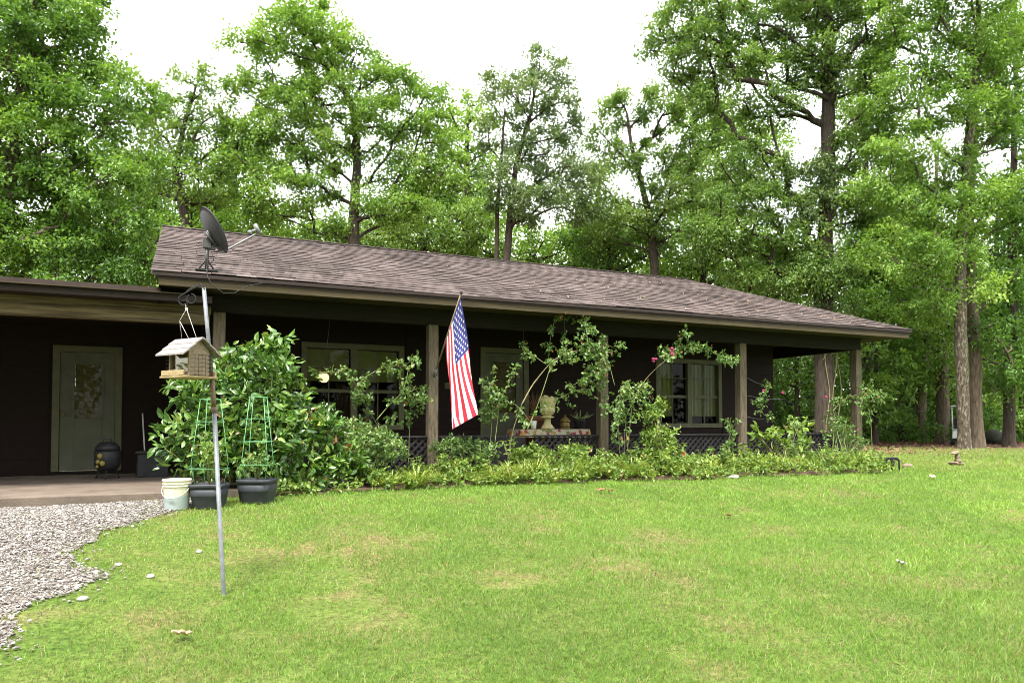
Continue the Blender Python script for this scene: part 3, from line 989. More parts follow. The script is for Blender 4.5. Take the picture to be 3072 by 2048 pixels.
def window(Wd, blinds_to, curtain=False):
    x0, x1, z0, z1 = Wd
    fr = hmb(); t = .07
    yf = YW - .035
    fr.box((x0 - .03, yf, z1 - t), (x1 + .03, YW + .06, z1 + .03)); fr.box((x0 - .03, yf, z0 - .03), (x1 + .03, YW + .06, z0 + t))
    fr.box((x0 - .03, yf, z0 + t + .001), (x0 + t, YW + .06, z1 - t - .001)); fr.box((x1 - t, yf, z0 + t + .001), (x1 + .03, YW + .06, z1 - t - .001))
    xm = (x0 + x1) / 2
    fr.box((xm - .06, yf + .004, z0 + t + .001), (xm + .06, YW + .06, z1 - t - .001))
    w = fr.build('window', M['cream'], H, .004)
    for a, b in ((x0 + t, xm - .06), (xm + .06, x1 - t)):
        s = hmb(); zm = z0 + (z1 - z0) * .45
        s.box((a + .001, YW + .012, zm - .03), (b - .001, YW + .045, zm + .03))
        if curtain or True:
            q = (a + b) / 2
            for za, zb in ((z0 + t + .001, zm - .031), (zm + .031, z1 - t - .001)):
                s.box((q - .009, YW + .016, za), (q + .009, YW + .032, zb))
            zq = (zm + z1) / 2; s.box((a + .001, YW + .018, zq - .009), (q - .01, YW + .03, zq + .009)); s.box((q + .01, YW + .018, zq - .009), (b - .001, YW + .03, zq + .009))
        s.build('sash', M['cream'], w)
        g = hmb(); g.add([(a, YW + .05, z0 + t), (b, YW + .05, z0 + t), (b, YW + .05, z1 - t), (a, YW + .05, z1 - t)], [(0, 1, 2, 3)])
        g.build('pane', M['glass'], w)
        bl = hmb()
        if curtain:
            n = 40
            lo = z0 + t + .16
            xx = np.linspace(a, b, n)
            vs = [(x, YW + .10 + .02 * math.sin(i * 1.1) + .008 * math.sin(i * 2.7), z) for z in (lo, z1 - t) for i, x in enumerate(xx)]
            left = a < xm - .3
            fs = [(i, i + 1, n + i + 1, n + i) for i in range(n - 1) if not (left and i > n * .56)]
            bl.add(vs, fs)
            bl.build('curtain', M['curtain'], w)
        else:
            z = z1 - t - .01
            while z > blinds_to:
                bl.add([(a + .01, YW + .085, z), (b - .01, YW + .085, z), (b - .01, YW + .115, z - .03), (a + .01, YW + .115, z - .03)], [(0, 1, 2, 3)])
                z -= .03
            bl.build('blind', M['blind'], w)
    return w


window(W1, .78)
window(W2, 0, True)


def door(Dd, y, glass, handle_left=True):
    x0, x1, z0, z1 = Dd
    f = hmb(); t = .085
    f.box((x0 - .02, y - .035, z0), (x0 + t, y + .05, z1)); f.box((x1 - t, y - .035, z0), (x1 + .02, y + .05, z1))
    f.box((x0 - .02, y - .034, z1 + .001), (x1 + .02, y + .05, z1 + t + .02))
    fo = f.build('door_frame', M['cream'], H, .004)
    d = hmb()
    a, b = x0 + t + .004, x1 - t - .004
    gx0, gx1, gz0, gz1 = a + glass[0] * (b - a), a + glass[1] * (b - a), z0 + glass[2] * (z1 - z0), z0 + glass[3] * (z1 - z0)
    wall_with_holes(d, a, b, z0 + .01, z1 - .004, y + .004, y + .045, [(gx0, gx1, gz0, gz1)])
    for q in ((gx0 - .03, gx0, gz0 - .03, gz1 + .03), (gx1, gx1 + .03, gz0 - .03, gz1 + .03), (gx0 + .001, gx1 - .001, gz0 - .03, gz0), (gx0 + .001, gx1 - .001, gz1, gz1 + .03)):
        d.box((q[0], y - .012, q[2]), (q[1], y + .0035, q[3]))
    do = d.build('door', M['doorpaint'], H, .003)
    g = hmb(); g.add([(gx0, y + .02, gz0), (gx1, y + .02, gz0), (gx1, y + .02, gz1), (gx0, y + .02, gz1)], [(0, 1, 2, 3)])
    g.build('pane', M['glass'], do)
    bk = hmb(); bk.box((gx0, y + .06, gz0), (gx1, y + .07, gz1))
    bk.build('door_blind', M['door_blind'], do)
    h = hmb()
    hx = a + .06 if handle_left else b - .06
    h.lathe([(0, -.03), (.022, -.022), (.03, 0), (.022, .022), (0, .03)], (hx, y - .05, z0 + .95), 12)
    h.tube([(hx, y - .04, z0 + .95), (hx, y + .002, z0 + .95)], .012, 8)
    h.build('handle', M['gold'], do)
    return do


door(CD, 14.2, (.26, .76, .44, .90))
door(D1, YW, (.2, .8, .48, .92), False)
# small vented plate on the wall by the flag
p = atY(1347, 1157, YW)
mb = hmb(); mb.box((p[0] - .10, YW - .04, p[2] - .06), (p[0] + .10, YW - .019, p[2] + .06))
for i in range(6): mb.box((p[0] - .085 + i * .03, YW - .05, p[2] - .04), (p[0] - .072 + i * .03, YW - .041, p[2] + .04))
hp(mb, 'door_chime_plate', M['cream'])
# hose bib / wire loop on the post holding the flag
# ------------------------------------------------------------------ things seen through the left window
c = atY(972, 1132, 12.3); A_ = atY(*(900 + 245 / 2.614, 850 + 320 / 2.614), 12.25); A_[2] = 1.936
e = empty('hanging_lantern', A_, 'lit round lantern hanging on a thin wire in front of the left window', 'lantern')
mb = MB(A_); mb.tube([A_, c + [0, 0, .085]], .0025, 5); mb.build('wire', M['steel'], e)
mb = MB(A_); mb.lathe([(0, -.085), (.045, -.075), (.078, -.035), (.085, 0), (.078, .035), (.045, .07)], c, 20); mb.build('globe', M['lamp'], e)
mb = MB(A_); mb.lathe([(.05, .066), (.05, .085), (.015, .10), (0, .1)], c, 14); mb.build('cap', M['gold'], e)
c1 = atY(1010, 1170, 14.0); c2 = atY(1060, 1360, 14.0)
mb = MB(); n = 24
vs = [(c1[0] + (c2[0] - c1[0]) * i / n, 14.0 + .03 * math.sin(i * 1.6), z) for z in (FLOOR + .03, c1[2] + .1) for i in range(n + 1)]
mb.add(vs, [(i, i + 1, n + 2 + i, n + 1 + i) for i in range(n)], smooth=True)
o = mb.build('drape', M['redcloth']); tag(o, 'dark red drape hanging inside the window right of the glowing lantern', 'drape')
s = o.modifiers.new('thick', 'SOLIDIFY'); s.thickness = .012

# ================================================================== SATELLITE DISH
db = np.array([atY(620, 806, 11.1)[0], 11.1, 0.]); db[2] = ZE + (db[1] - YE) * (ZR - ZE) / (YR - YE) + .02
e = empty('satellite_dish', db, 'dark grey satellite dish on a short mast near the left end of the roof', 'satellite dish')
mb = MB(db); mb.cbox(db + [0, .05, .012], (.30, .2, .012)); mb.tube([db + [-.12, .12, .02], db + [0, 0, .18]], .012, 6); mb.tube([db + [.12, .12, .02], db + [0, 0, .18]], .012, 6)
mb.build('mount_foot', M['dish_metal'], e)
mb = MB(db); mb.tube([db + [0, 0, .0], db + [.0, 0, .42]], .026, 12); mb.build('mast', M['dish_metal'], e)
mb = MB(db); mb.cbox(db + [0, 0, .40], (.11, .08, .15)); mb.cbox(db + [.07, .0, .36], (.08, .05, .1)); mb.build('clamp', M['dish_metal'], e, .006)
# bowl: axis pointing to the right and a little up and away
cpos = atD(400 + 650 / 2.85, 600 + 275 / 2.85, db @ [math.sin(YAW), math.cos(YAW), 0] + .02)
ax = unit(np.array([.70 * math.cos(YAW) + .52 * math.sin(YAW), -.70 * math.sin(YAW) + .52 * math.cos(YAW), .50]))
upv = unit(np.array([0, 0, 1]) - ax * ax[2]); sd_ = np.cross(ax, upv)
mb = MB(db); vs = []; n = 32; rings = 7; R1, R2 = .345, .335
for th_ in (0, -.012):
    for i in range(rings):
        t = i / (rings - 1)
        for j in range(n):
            a = 2 * PI * j / n
            vs.append(cpos + upv * R1 * t * math.cos(a) + sd_ * R2 * t * math.sin(a) + ax * (.075 * t * t + th_))
fs = []
for L_ in (0, 1):
    o_ = L_ * rings * n
    for i in range(rings - 1):
        for j in range(n):
            j2 = (j + 1) % n; q = (o_ + i * n + j, o_ + i * n + j2, o_ + (i + 1) * n + j2, o_ + (i + 1) * n + j)
            fs.append(q if L_ else q[::-1])
for j in range(n):
    j2 = (j + 1) % n; a0 = (rings - 1) * n; fs.append((a0 + j, a0 + j2, rings * n + a0 + j2, rings * n + a0 + j))
mb.add(vs, fs, 0, True); mb.build('reflector', M['dish'], e)
mb = MB(db)
back = cpos - ax * .02
mb.tube([db + [.07, 0, .38], back - upv * .05, back + upv * .03], .03, 8); mb.tube([back - upv * .22 - ax * -.02, back + upv * .02 - ax * .03], .022, 8)
mb.build('bracket', M['dish_metal'], e)
lnb = atD(400 + 1060 / 2.85, 600 + 250 / 2.85, db @ [math.sin(YAW), math.cos(YAW), 0] - .05)
low = cpos - upv * .31 + ax * .05
mb = MB(db); mb.tube([low - ax * .06, low, lnb - upv * .05], .013, 8); mb.build('feed_arm', M['dish_arm'], e)
mb = MB(db); mb.tube([lnb - upv * .07, lnb + upv * .075], .03, 10); mb.tube([lnb, lnb - ax * .1], .018, 8); mb.tube([lnb - ax * .1, lnb - ax * .14], .03, 10); mb.build('receiver', M['dish_arm'], e)
mb = MB(db)
cab = [(617, 790), (616, 810), (622, 830), (640, 858), (672, 880), (705, 878), (740, 858), (790, 848)]
pts = [atY(x, y, 11.0 if i < 2 else 10.84) for i, (x, y) in enumerate(cab)]
pts[0] = db + [.01, -.03, .2]; pts[1] = db + [.0, -.08, .02]
mb.tube(pts, .006, 6); mb.tube([db + [.03, 0, .1], db + [.09, -.02, .16], db + [.06, 0, .28], low], .006, 6)
mb.build('cable', M['black'], e)

# ================================================================== FLAG
tipP = atY(1384, 878, 10.5); brk = atY(1303, 1125, YP - .10)
e = empty('porch_flag', brk, 'striped and starred flag hanging from an angled pole on the porch post', 'flag')
mb = MB(brk); d_ = (tipP - brk); mb.tube([brk, brk + d_ * .5, tipP], .0125, 10); mb.build('pole', M['cedar_grey'], e)
mb = MB(brk); mb.lathe([(0, -.03), (.016, -.025), (.024, 0), (.016, .022), (0, .035)], tipP, 12); mb.build('finial', M['dark_trim'], e)
mb = MB(brk); mb.cbox(brk + [0, .03, 0], (.06, .025, .10)); mb.tube([brk - d_ * .02, brk + d_ * .08], .02, 10); mb.tube([brk + [.02, -.03, -.02], brk + [.035, -.05, -.06], brk + [.0, -.05, -.09], brk + [-.02, -.03, -.05]], .006, 6); mb.build('bracket', M['dish_arm'], e)
hA = tipP - d_ * .035; hB = tipP - d_ * .56
hoist = hB - hA


def flag_pt(u, v):
    """u 0 upper edge .. 1 lower edge along the pole, v 0 at the pole .. 1 at the free end"""
    u_ = np.asarray(u, float); v_ = np.asarray(v, float)
    top = hA[None] + hoist[None] * u_[:, None]
    fw = np.array([math.sin(YAW), math.cos(YAW), 0]); rt = np.array([math.cos(YAW), -math.sin(YAW), 0])
    # free end: about six stripes wide, the cloth winding round to the back on both sides
    up = (u_ - .28 * np.clip((v_ - .3) / .7, 0, 1)) / (1 - .52 * np.clip(v_, 0, 1))
    over = np.where(up > 1, up - 1, np.where(up < 0, -up, 0))
    uf = np.where(up > 1, 1 - .8 * (up - 1), np.where(up < 0, -.8 * up, up))
    eA, eB = atD(1433, 1242, 11.25), atD(1359, 1287, 11.25)
    endc = eA[None] + (eB - eA)[None] * uf[:, None]
    endc = endc + fw[None] * (.10 * np.sqrt(over + 1e-9) - .05 * np.sin(np.clip(uf, 0, 1) * PI))[:, None]
    w = np.clip(v_, 0, 1)[:, None]
    s = w ** .9
    p = top * (1 - s) + endc * s
    wave = (.035 * np.sin(u_ * 9 + v_ * 2.2) * np.sqrt(np.clip(v_, 0, 1)) + .02 * np.sin(u_ * 17 - v_ * 3) * v_)
    p = p + fw[None] * wave[:, None]
    # belly to the left of the straight chord for the lower stripes, slight right bow on the upper edge
    p = p + rt[None] * ((.020 * (1 - u_) - .035 * u_) * np.sin(v_ * PI) + .012 * np.sin(v_ * 7 + u_ * 5) * v_)[:, None]
    return p


NU, NV = 13 * 5, 60
uu, vv = np.meshgrid(np.linspace(0, 1, NU + 1), np.linspace(0, 1, NV + 1), indexing='ij')
FP = flag_pt(uu.ravel(), vv.ravel())
mb = MB(brk)
fs = []; ms = []
for i in range(NU):
    for j in range(NV):
        a = i * (NV + 1) + j
        st = i // 5
        inu = st < 7 and j < NV * .40
        mb_m = 2 if inu else (0 if st % 2 == 0 else 1)
        fs.append((a, a + 1, a + NV + 2, a + NV + 1)); ms.append(mb_m)
mb.add(FP, fs, 0, True); mb.m = ms
# stars, both faces
for row in range(9):
    for cc in range(6 if row % 2 == 0 else 5):
        u0 = (row + 1) / 10 * 7 / 13; v0 = .4 * ((cc * 2 + 1 + (row % 2)) / 12)
        us = [u0]; vs_ = [v0]
        for k in range(10):
            a = PI * k / 5; rr_ = .026 if k % 2 == 0 else .0105
            us.append(u0 + rr_ * 1.18 * math.sin(a)); vs_.append(v0 - rr_ * .62 * math.cos(a))
        q = flag_pt(np.array(us), np.array(vs_))
        eps = 1e-3
        nrm = np.cross(flag_pt(np.array([u0 + eps]), np.array([v0]))[0] - flag_pt(np.array([u0]), np.array([v0]))[0],
                       flag_pt(np.array([u0]), np.array([v0 + eps]))[0] - flag_pt(np.array([u0]), np.array([v0]))[0])
        nrm = nrm / np.linalg.norm(nrm)
        for sgn in (1, -1):
            mb.add(q + nrm * .004 * sgn, [(0, k + 1, (k + 1) % 10 + 1) for k in range(10)], 1)
mb.build('cloth', [M['flag_red'], M['flag_white'], M['flag_blue']], e)

# ================================================================== BIRD FEEDER AND ITS HOOK POLE
DP = 5.52
def z5(x, y, D=DP): return atD(400 + x / 2.85, 600 + y / 2.85, D)
pb = atG(671, 1783); DPB = pb @ np.array([math.sin(YAW), math.cos(YAW), 0])
e = empty('feeder_pole', pb, 'tall thin galvanised pole with a curled hook top standing in the lawn', 'pole')
ptop = z5(603, 752, DPB)
mid1 = atD(643, 1235, DPB); mid0 = atD(636, 1140, DPB)
mb = MB(pb); mb.tube([pb - [0, 0, .1], pb, mid1], .0165, 12); mb.build('lower_tube', M['steel'], e)
mb = MB(pb); mb.tube([mid1 - (mid1 - mid0) * .1, mid0], .0175, 12); mb.tube([mid1 - (mid0 - mid1) * .02, mid1 + (mid0 - mid1) * .15], .021, 12); mb.build('rusty_joint', M['rusty'], e)
mb = MB(pb); mb.tube([mid0, ptop], .0145, 12); mb.build('upper_tube', M['steel'], e)
mb = MB(pb)
hk = [z5(x, y, DPB - .01) for x, y in ((606, 765), (600, 742), (578, 730), (540, 742), (495, 765), (455, 790), (415, 812), (392, 832), (386, 860), (398, 885), (425, 898), (450, 890))]
mb.tube(hk, .0055, 6)
mb.tube([p + np.array([0, .012, .012]) for p in hk[1:6]], .005, 6)
cc = z5(497, 843, DPB - .01)
rt = np.array([math.cos(YAW), -math.sin(YAW), 0])
mb.tube([cc + rt * .033 * math.cos(a) + np.array([0, 0, .036 * math.sin(a)]) for a in np.linspace(2.2, 8.0, 22)], .0045, 6)
mb.tube([z5(x, y, DPB - .01) for x, y in ((425, 855), (455, 852), (462, 885), (455, 925))], .004, 6)
mb.build('hook', M['iron'], e)

fc = z5(478, 1390, DPB - .10)            # feeder body centre
fb = fc - np.array([0, 0, .12])
AL = -(YAW) - math.radians(30)           # turned so the front and its right end show
e = empty('bird_feeder', fb, 'wooden bird feeder house with wire suet cages hanging from the hook pole', 'bird feeder', rz=AL)
FW, FD, FHt = .235, .175, .215            # local box: x width, y depth, z height from the base
mb = MB(); mb.box((-FW / 2 - .03, -FD / 2 - .055, 0), (FW / 2 + .03, FD / 2 + .055, .014))
for s in (-1, 1):
    mb.box((-FW / 2 - .01, s * (FD / 2 + .05) - .007, .0145), (FW / 2 + .01, s * (FD / 2 + .05) + .007, .055))
mb.build('tray', M['cedar'], e, .002)
for s in (-1, 1):
    mb = MB(); x0 = s * FW / 2
    a, b = (x0 - .016, x0) if s > 0 else (x0, x0 + .016)
    pr = [(-FD / 2, .015), (FD / 2, .015), (FD / 2, .205), (0, .285), (-FD / 2, .205)]
    vs = [(a, y, z) for y, z in pr] + [(b, y, z) for y, z in pr]
    mb.add(vs, [(4, 3, 2, 1, 0), (5, 6, 7, 8, 9)] + [(i, (i + 1) % 5, 5 + (i + 1) % 5, 5 + i) for i in range(5)])
    mb.build('end_board', M['cedar_grey'], e)
for s in (-1, 1):
    mb = MB(); mb.box((-FW / 2 + .017, s * (FD / 2 - .02) - .002, .05), (FW / 2 - .017, s * (FD / 2 - .02) + .002, .20)); mb.build('seed_window', mat_glass('feeder_acrylic', (.85, .84, .74), .25), e)
mb = MB(); mb.add([(-FW / 2 + .02, -.05, .016), (FW / 2 - .02, -.05, .016), (FW / 2 - .02, .05, .016), (-FW / 2 + .02, .05, .016), (-FW / 2 + .02, -.03, .13), (FW / 2 - .02, -.03, .16), (FW / 2 - .02, .03, .16), (-FW / 2 + .02, .03, .13)],
       [(0, 1, 5, 4), (1, 2, 6, 5), (2, 3, 7, 6), (3, 0, 4, 7), (4, 5, 6, 7)]); mb.build('seed', mat_noise('seed', (.22, .18, .10), (.5, .44, .28), 160, .9, bump=.6), e)
for s in (-1, 1):
    mb = MB(); nb = 3
    for i in range(nb):   # boards lap down the slope
        y0 = .004 + i * .052; y1 = y0 + .060
        za, zb = .300 - y0 * .80 - .002 * i, .300 - y1 * .80 - .002 * i
        w = FW / 2 + .045
        vs = [(-w, s * y0, za + .008), (w, s * y0, za + .008), (w, s * y1, zb + .014), (-w, s * y1, zb + .014), (-w, s * y0, za - .004), (w, s * y0, za - .004), (w, s * y1, zb + .002), (-w, s * y1, zb + .002)]
        f_ = [(0, 1, 2, 3), (7, 6, 5, 4), (3, 2, 6, 7), (0, 3, 7, 4), (1, 5, 6, 2), (0, 4, 5, 1)]
        mb.add(vs, f_ if s < 0 else f_)
    mb.build('roof_slope', M['shakes'], e)
for s in (-1, 1):
    mb = MB(); x0 = s * (FW / 2 + .002); x1 = s * (FW / 2 + .052)
    hh = [.02 + .03 * i for i in range(6)]; yy = [-.075 + .03 * i for i in range(6)]
    for z in hh: mb.tube([(x0, -.075, z), (x1, -.075, z), (x1, .075, z), (x0, .075, z)], .0016, 4)
    for y in yy: mb.tube([(x0, y, .02), (x1, y, .02), (x1, y, .17), (x0, y, .17)], .0016, 4)
    mb.build('suet_cage', M['iron'], e)
mb = MB()
cA, sA = math.cos(-AL), math.sin(-AL)
def loc(p):
    q = p - fb; return np.array([q[0] * cA - q[1] * sA, q[0] * sA + q[1] * cA, q[2]])
hookp = loc(z5(455, 930, DPB - .01))
mb.tube([(FW / 2 - .03, 0, .29), hookp], .0016, 5); mb.tube([(-FW / 2 + .03, 0, .29), loc(z5(396, 1030, DPB - .03)), hookp], .0009, 5)
mb.tube([(0, 0, .29), loc(z5(400, 1040, DPB - .03))], .0014, 5)
mb.build('hanger_wire', M['white'], e)
mb = MB(); mb.cbox(hookp, (.014, .014, .018)); mb.tube([hookp, loc(z5(445, 885, DPB - .01))], .003, 5); mb.build('hanger_clip', M['white'], e)

# ================================================================== BUCKET, PLANTERS, CAGES
bk = atG(530, 1526)
e = empty('bucket', bk, 'white plastic bucket with a grey-blue lower half at the edge of the gravel', 'bucket')
mb = MB(bk)
prof = [(0, .0), (.128, 0), (.132, .01), (.146, .25), (.148, .262), (.158, .264), (.158, .272), (.150, .274), (.150, .292), (.160, .294), (.160, .302), (.152, .304), (.153, .322), (.163, .325), (.163, .345), (.156, .348), (.150, .345), (.146, .28), (.13, .03), (0, .03)]
mb.lathe([(r * .98, z) for r, z in prof], bk, 36); mb.build('shell', M['bucket'], e)
mb = MB(bk)
fwd = -np.array([math.sin(YAW), math.cos(YAW), 0]); rt = np.array([math.cos(YAW), -math.sin(YAW), 0])
pts = [bk + rt * .158 * math.cos(a) + fwd * (.150 + .015) * math.sin(a) + np.array([0, 0, .27 - .13 * math.sin(a)]) for a in np.linspace(0, PI, 24)]
mb.tube(pts, .0035, 6); mb.tube(pts[10:14], .009, 8)
mb.build('bail_handle', M['white'], e)


def planter(px, py, label, w, h, rz):
    c = atG(px, py)
    e = empty('planter_pot', c, label, 'planter', 'dark planter tubs')
    mb = MB(c)
    n = 40
    def sq(a, z):   # rounded square section
        return 1 / (abs(math.cos(a - rz)) ** 5 + abs(math.sin(a - rz)) ** 5) ** .2
    mb.lathe([(0, 0), (w * .40, 0), (w * .41, .01), (w * .465, h * .5), (w * .468, h * .505), (w * .472, h * .53), (w * .488, h * .84)], c, n, fn=sq); mb.build('tub', M['pot'], e)
    mb = MB(c)
    mb.lathe([(w * .489, h * .84), (w * .515, h * .85), (w * .52, h * .97), (w * .505, h), (w * .475, h), (w * .465, h * .85)], c, n, fn=sq); mb.build('rim', M['pot'], e)
    mb = MB(c); mb.lathe([(w * .464, h * .88), (w * .2, h * .91), (0, h * .92)], c, n, fn=sq); mb.build('soil', M['mulch'], e)
    return c, h


p1 = planter(628, 1521, 'slate grey planter tub standing next to the white bucket', .385, .28, -.35)
p2 = planter(772, 1506, 'slate grey planter tub farther from the white bucket', .415, .29, -.5)


def cage(c, zb, label, r0, r1, hgt, rot, cx=0):
    e = empty('tomato_cage', (c[0], c[1], zb), label, 'plant support', 'green wire tomato cages')
    o = np.array([c[0], c[1], zb]); bx = .0045
    for k in range(4):
        a = rot + k * PI / 2
        mb = MB(o); ct = .05
        mb.tube([o + [r0 * .9 * math.cos(a), r0 * .9 * math.sin(a), -.06], o + [r1 * math.cos(a), r1 * math.sin(a), hgt * .25], o + [(r1 * .55) * math.cos(a), r1 * .55 * math.sin(a), hgt]], .0038, 6)
        mb.build('upright', M['green_wire'], e)
    for z, rr in ((.2, 1.0), (.47, .86), (.74, .72), (1.0, .56)):
        mb = MB(o)
        rr *= r1
        pts = []
        for k in range(4):
            a = rot + k * PI / 2 ; pts.append(o + [rr * 1.08 * math.cos(a), rr * 1.08 * math.sin(a), z * hgt]); a += PI / 4; pts.append(o + [rr * .98 * math.cos(a), rr * .98 * math.sin(a), z * hgt + .004])
        mb.tube(pts, .0036, 6, closed=True); mb.build('ring', M['green_wire'], e)


cage(p1[0], p1[0][2] + .25, 'tall green wire tomato cage in the tub next to the white bucket', .17, .215, 1.02, .3)
cage(p2[0], p2[0][2] + .26, 'tall green wire tomato cage in the tub farther from the bucket', .17, .215, 1.04, .45)


def small_plant(c, zb, label, hgt, rad, mat, n, size, cat='plant', name='potted_plant', seed=0, stems=5, five=True):
    r = np.random.default_rng(seed)
    o = np.array([c[0], c[1], zb])
    e = empty(name, o, label, cat)
    mb = MB(o); fo = Foliage(five)
    C = []
    for k in range(stems):
        a = 2 * PI * k / stems + r.uniform(0, .6); q = o + [rad * r.uniform(.3, 1) * math.cos(a), rad * r.uniform(.3, 1) * math.sin(a), hgt * r.uniform(.6, 1)]
        m_ = (o + q) / 2 + [0, 0, .1 * hgt]
        mb.tube([o, m_, q], [.006, .005, .003], 5)
        C += [q, m_ * .5 + q * .5, m_]
    mb.build('stem', M['green_cane'], e)
    fo.add(*cluster_leaves(np.array(C), np.full(len(C), rad * .55), n // len(C), size, ntw=6, r=r, aspect=.5))
    fo.build('leaves', mat, e, o)
    return e


small_plant(p1[0], p1[0][2] + .26, 'leafy green young plant climbing inside the cage next to the bucket', .62, .19, M['leaf_bed'], 170, .085, seed=3, stems=6)
small_plant(p2[0], p2[0][2] + .27, 'pale yellow-green tomato plant inside the cage farther from the bucket', .34, .17, M['leaf_tomato'], 420, .05, seed=4, stems=6)

# ================================================================== SHRUBS, ROSES, BED
def shrub(name, label, lobes, n, leaves, size, mat, seed, crad, five=True, aspect=.5, cat='shrub', spacing=.1, stems=7, flat=.55, base=None, up=.5, group=None, twig=None):
    """lobes in world space [(centre, radii)]"""
    r = np.random.default_rng(seed)
    cen = np.mean([l[0] for l in lobes], 0)
    if base is None: base = np.array([cen[0], cen[1], float(gz(cen[0], cen[1]))])
    C = sample_lobes(lobes, spacing, r, n)
    C = C[C[:, 2] > base[2] + .03]
    e = empty(name, base, label, cat, group)
    mb = MB(base)
    for c in C[:: max(1, len(C) // (stems * 3))]:
        m_ = base * .45 + c * .55 + np.array([0, 0, -.06]) + r.normal(size=3) * .05
        mb.tube([base + r.normal(size=3) * [.1, .1, 0], m_, c], [.016, .010, .004], 5)
    mb.build('stems', twig or M['twig'], e)
    fo = Foliage(five)
    ow = unit(C - (cen - np.array([0, 0, .4])))
    fo.add(*cluster_leaves(C, crad * r.uniform(.75, 1.25, len(C)), leaves, size, ow, up=up, droop=.12, flat=flat, aspect=aspect, ntw=5, r=r))
    fo.build('foliage', mat, e, base)
    return e


def lob(px, py, Y, rx, ry, rz): return (atY(px, py, Y), (rx, ry, rz))


shrub('camellia_bush', 'tall broad glossy-leaved bush at the left end of the porch', [
    lob(770, 1130, 10.7, .62, .45, .42), lob(800, 1060, 10.8, .32, .3, .28), lob(640, 1190, 10.45, .55, .4, .4), lob(840, 1200, 10.7, .42, .36, .36),
    lob(620, 1330, 10.35, .55, .4, .45), lob(780, 1300, 10.45, .65, .5, .5), lob(920, 1290, 10.7, .5, .4, .42), lob(700, 1400, 10.4, .7, .4, .3), lob(880, 1400, 10.45, .6, .35, .33), lob(1020, 1390, 10.6, .42, .3, .28)],
    640, 11, .125, M['leaf_camellia'], 21, .15, spacing=.09, stems=10, aspect=.46, flat=.5)
shrub('small_leaved_shrub', 'rounded small-leaved shrub between the glossy bush and the flag post', [
    lob(1085, 1330, 10.9, .45, .35, .2), lob(1150, 1350, 10.9, .35, .3, .22), lob(1040, 1300, 11.0, .35, .25, .15)], 170, 26, .05, M['leaf_rose'], 22, .13, spacing=.07, stems=5, aspect=.6, twig=M['green_cane'])
shrub('young_evergreen', 'upright pale green shrub in front of the white-framed right window', [
    lob(1950, 1255, 10.95, .22, .2, .2), lob(1975, 1330, 10.95, .33, .25, .3), lob(1945, 1400, 10.9, .36, .28, .26), lob(1985, 1220, 10.95, .12, .12, .12)], 150, 20, .07, M['leaf_bed'], 23, .13, spacing=.07, stems=5, up=.9, aspect=.5)
shrub('low_azalea', 'low leafy bush at the foot of the flag post', [
    lob(1360, 1350, 11.15, .35, .2, .16), lob(1440, 1355, 11.1, .3, .2, .15)], 60, 22, .06, M['leaf_rose'], 24, .13, spacing=.08, stems=4)
shrub('low_azalea', 'low leafy bush below the table with the stone urn', [
    lob(1600, 1375, 11.1, .4, .2, .18), lob(1720, 1365, 11.15, .3, .2, .15)], 80, 22, .06, M['leaf_bed'], 25, .13, spacing=.08, stems=4)
shrub('leafy_bush', 'broad-leaved bush by the right-hand post with the red splash', [
    lob(2300, 1310, 11.0, .25, .2, .16), lob(2400, 1285, 11.0, .2, .2, .13), lob(2370, 1345, 10.95, .3, .2, .1)], 24, 11, .14, M['leaf_bed'], 26, .17, spacing=.1, stems=4)
shrub('corner_rose_bush', 'bushy pale rose plant around the foot of the corner post', [
    lob(2520, 1290, 11.2, .26, .22, .22), lob(2560, 1330, 11.2, .3, .2, .16), lob(2480, 1370, 11.0, .3, .25, .12)], 75, 18, .055, M['leaf_rose'], 27, .15, spacing=.09, stems=6, twig=M['green_cane'])


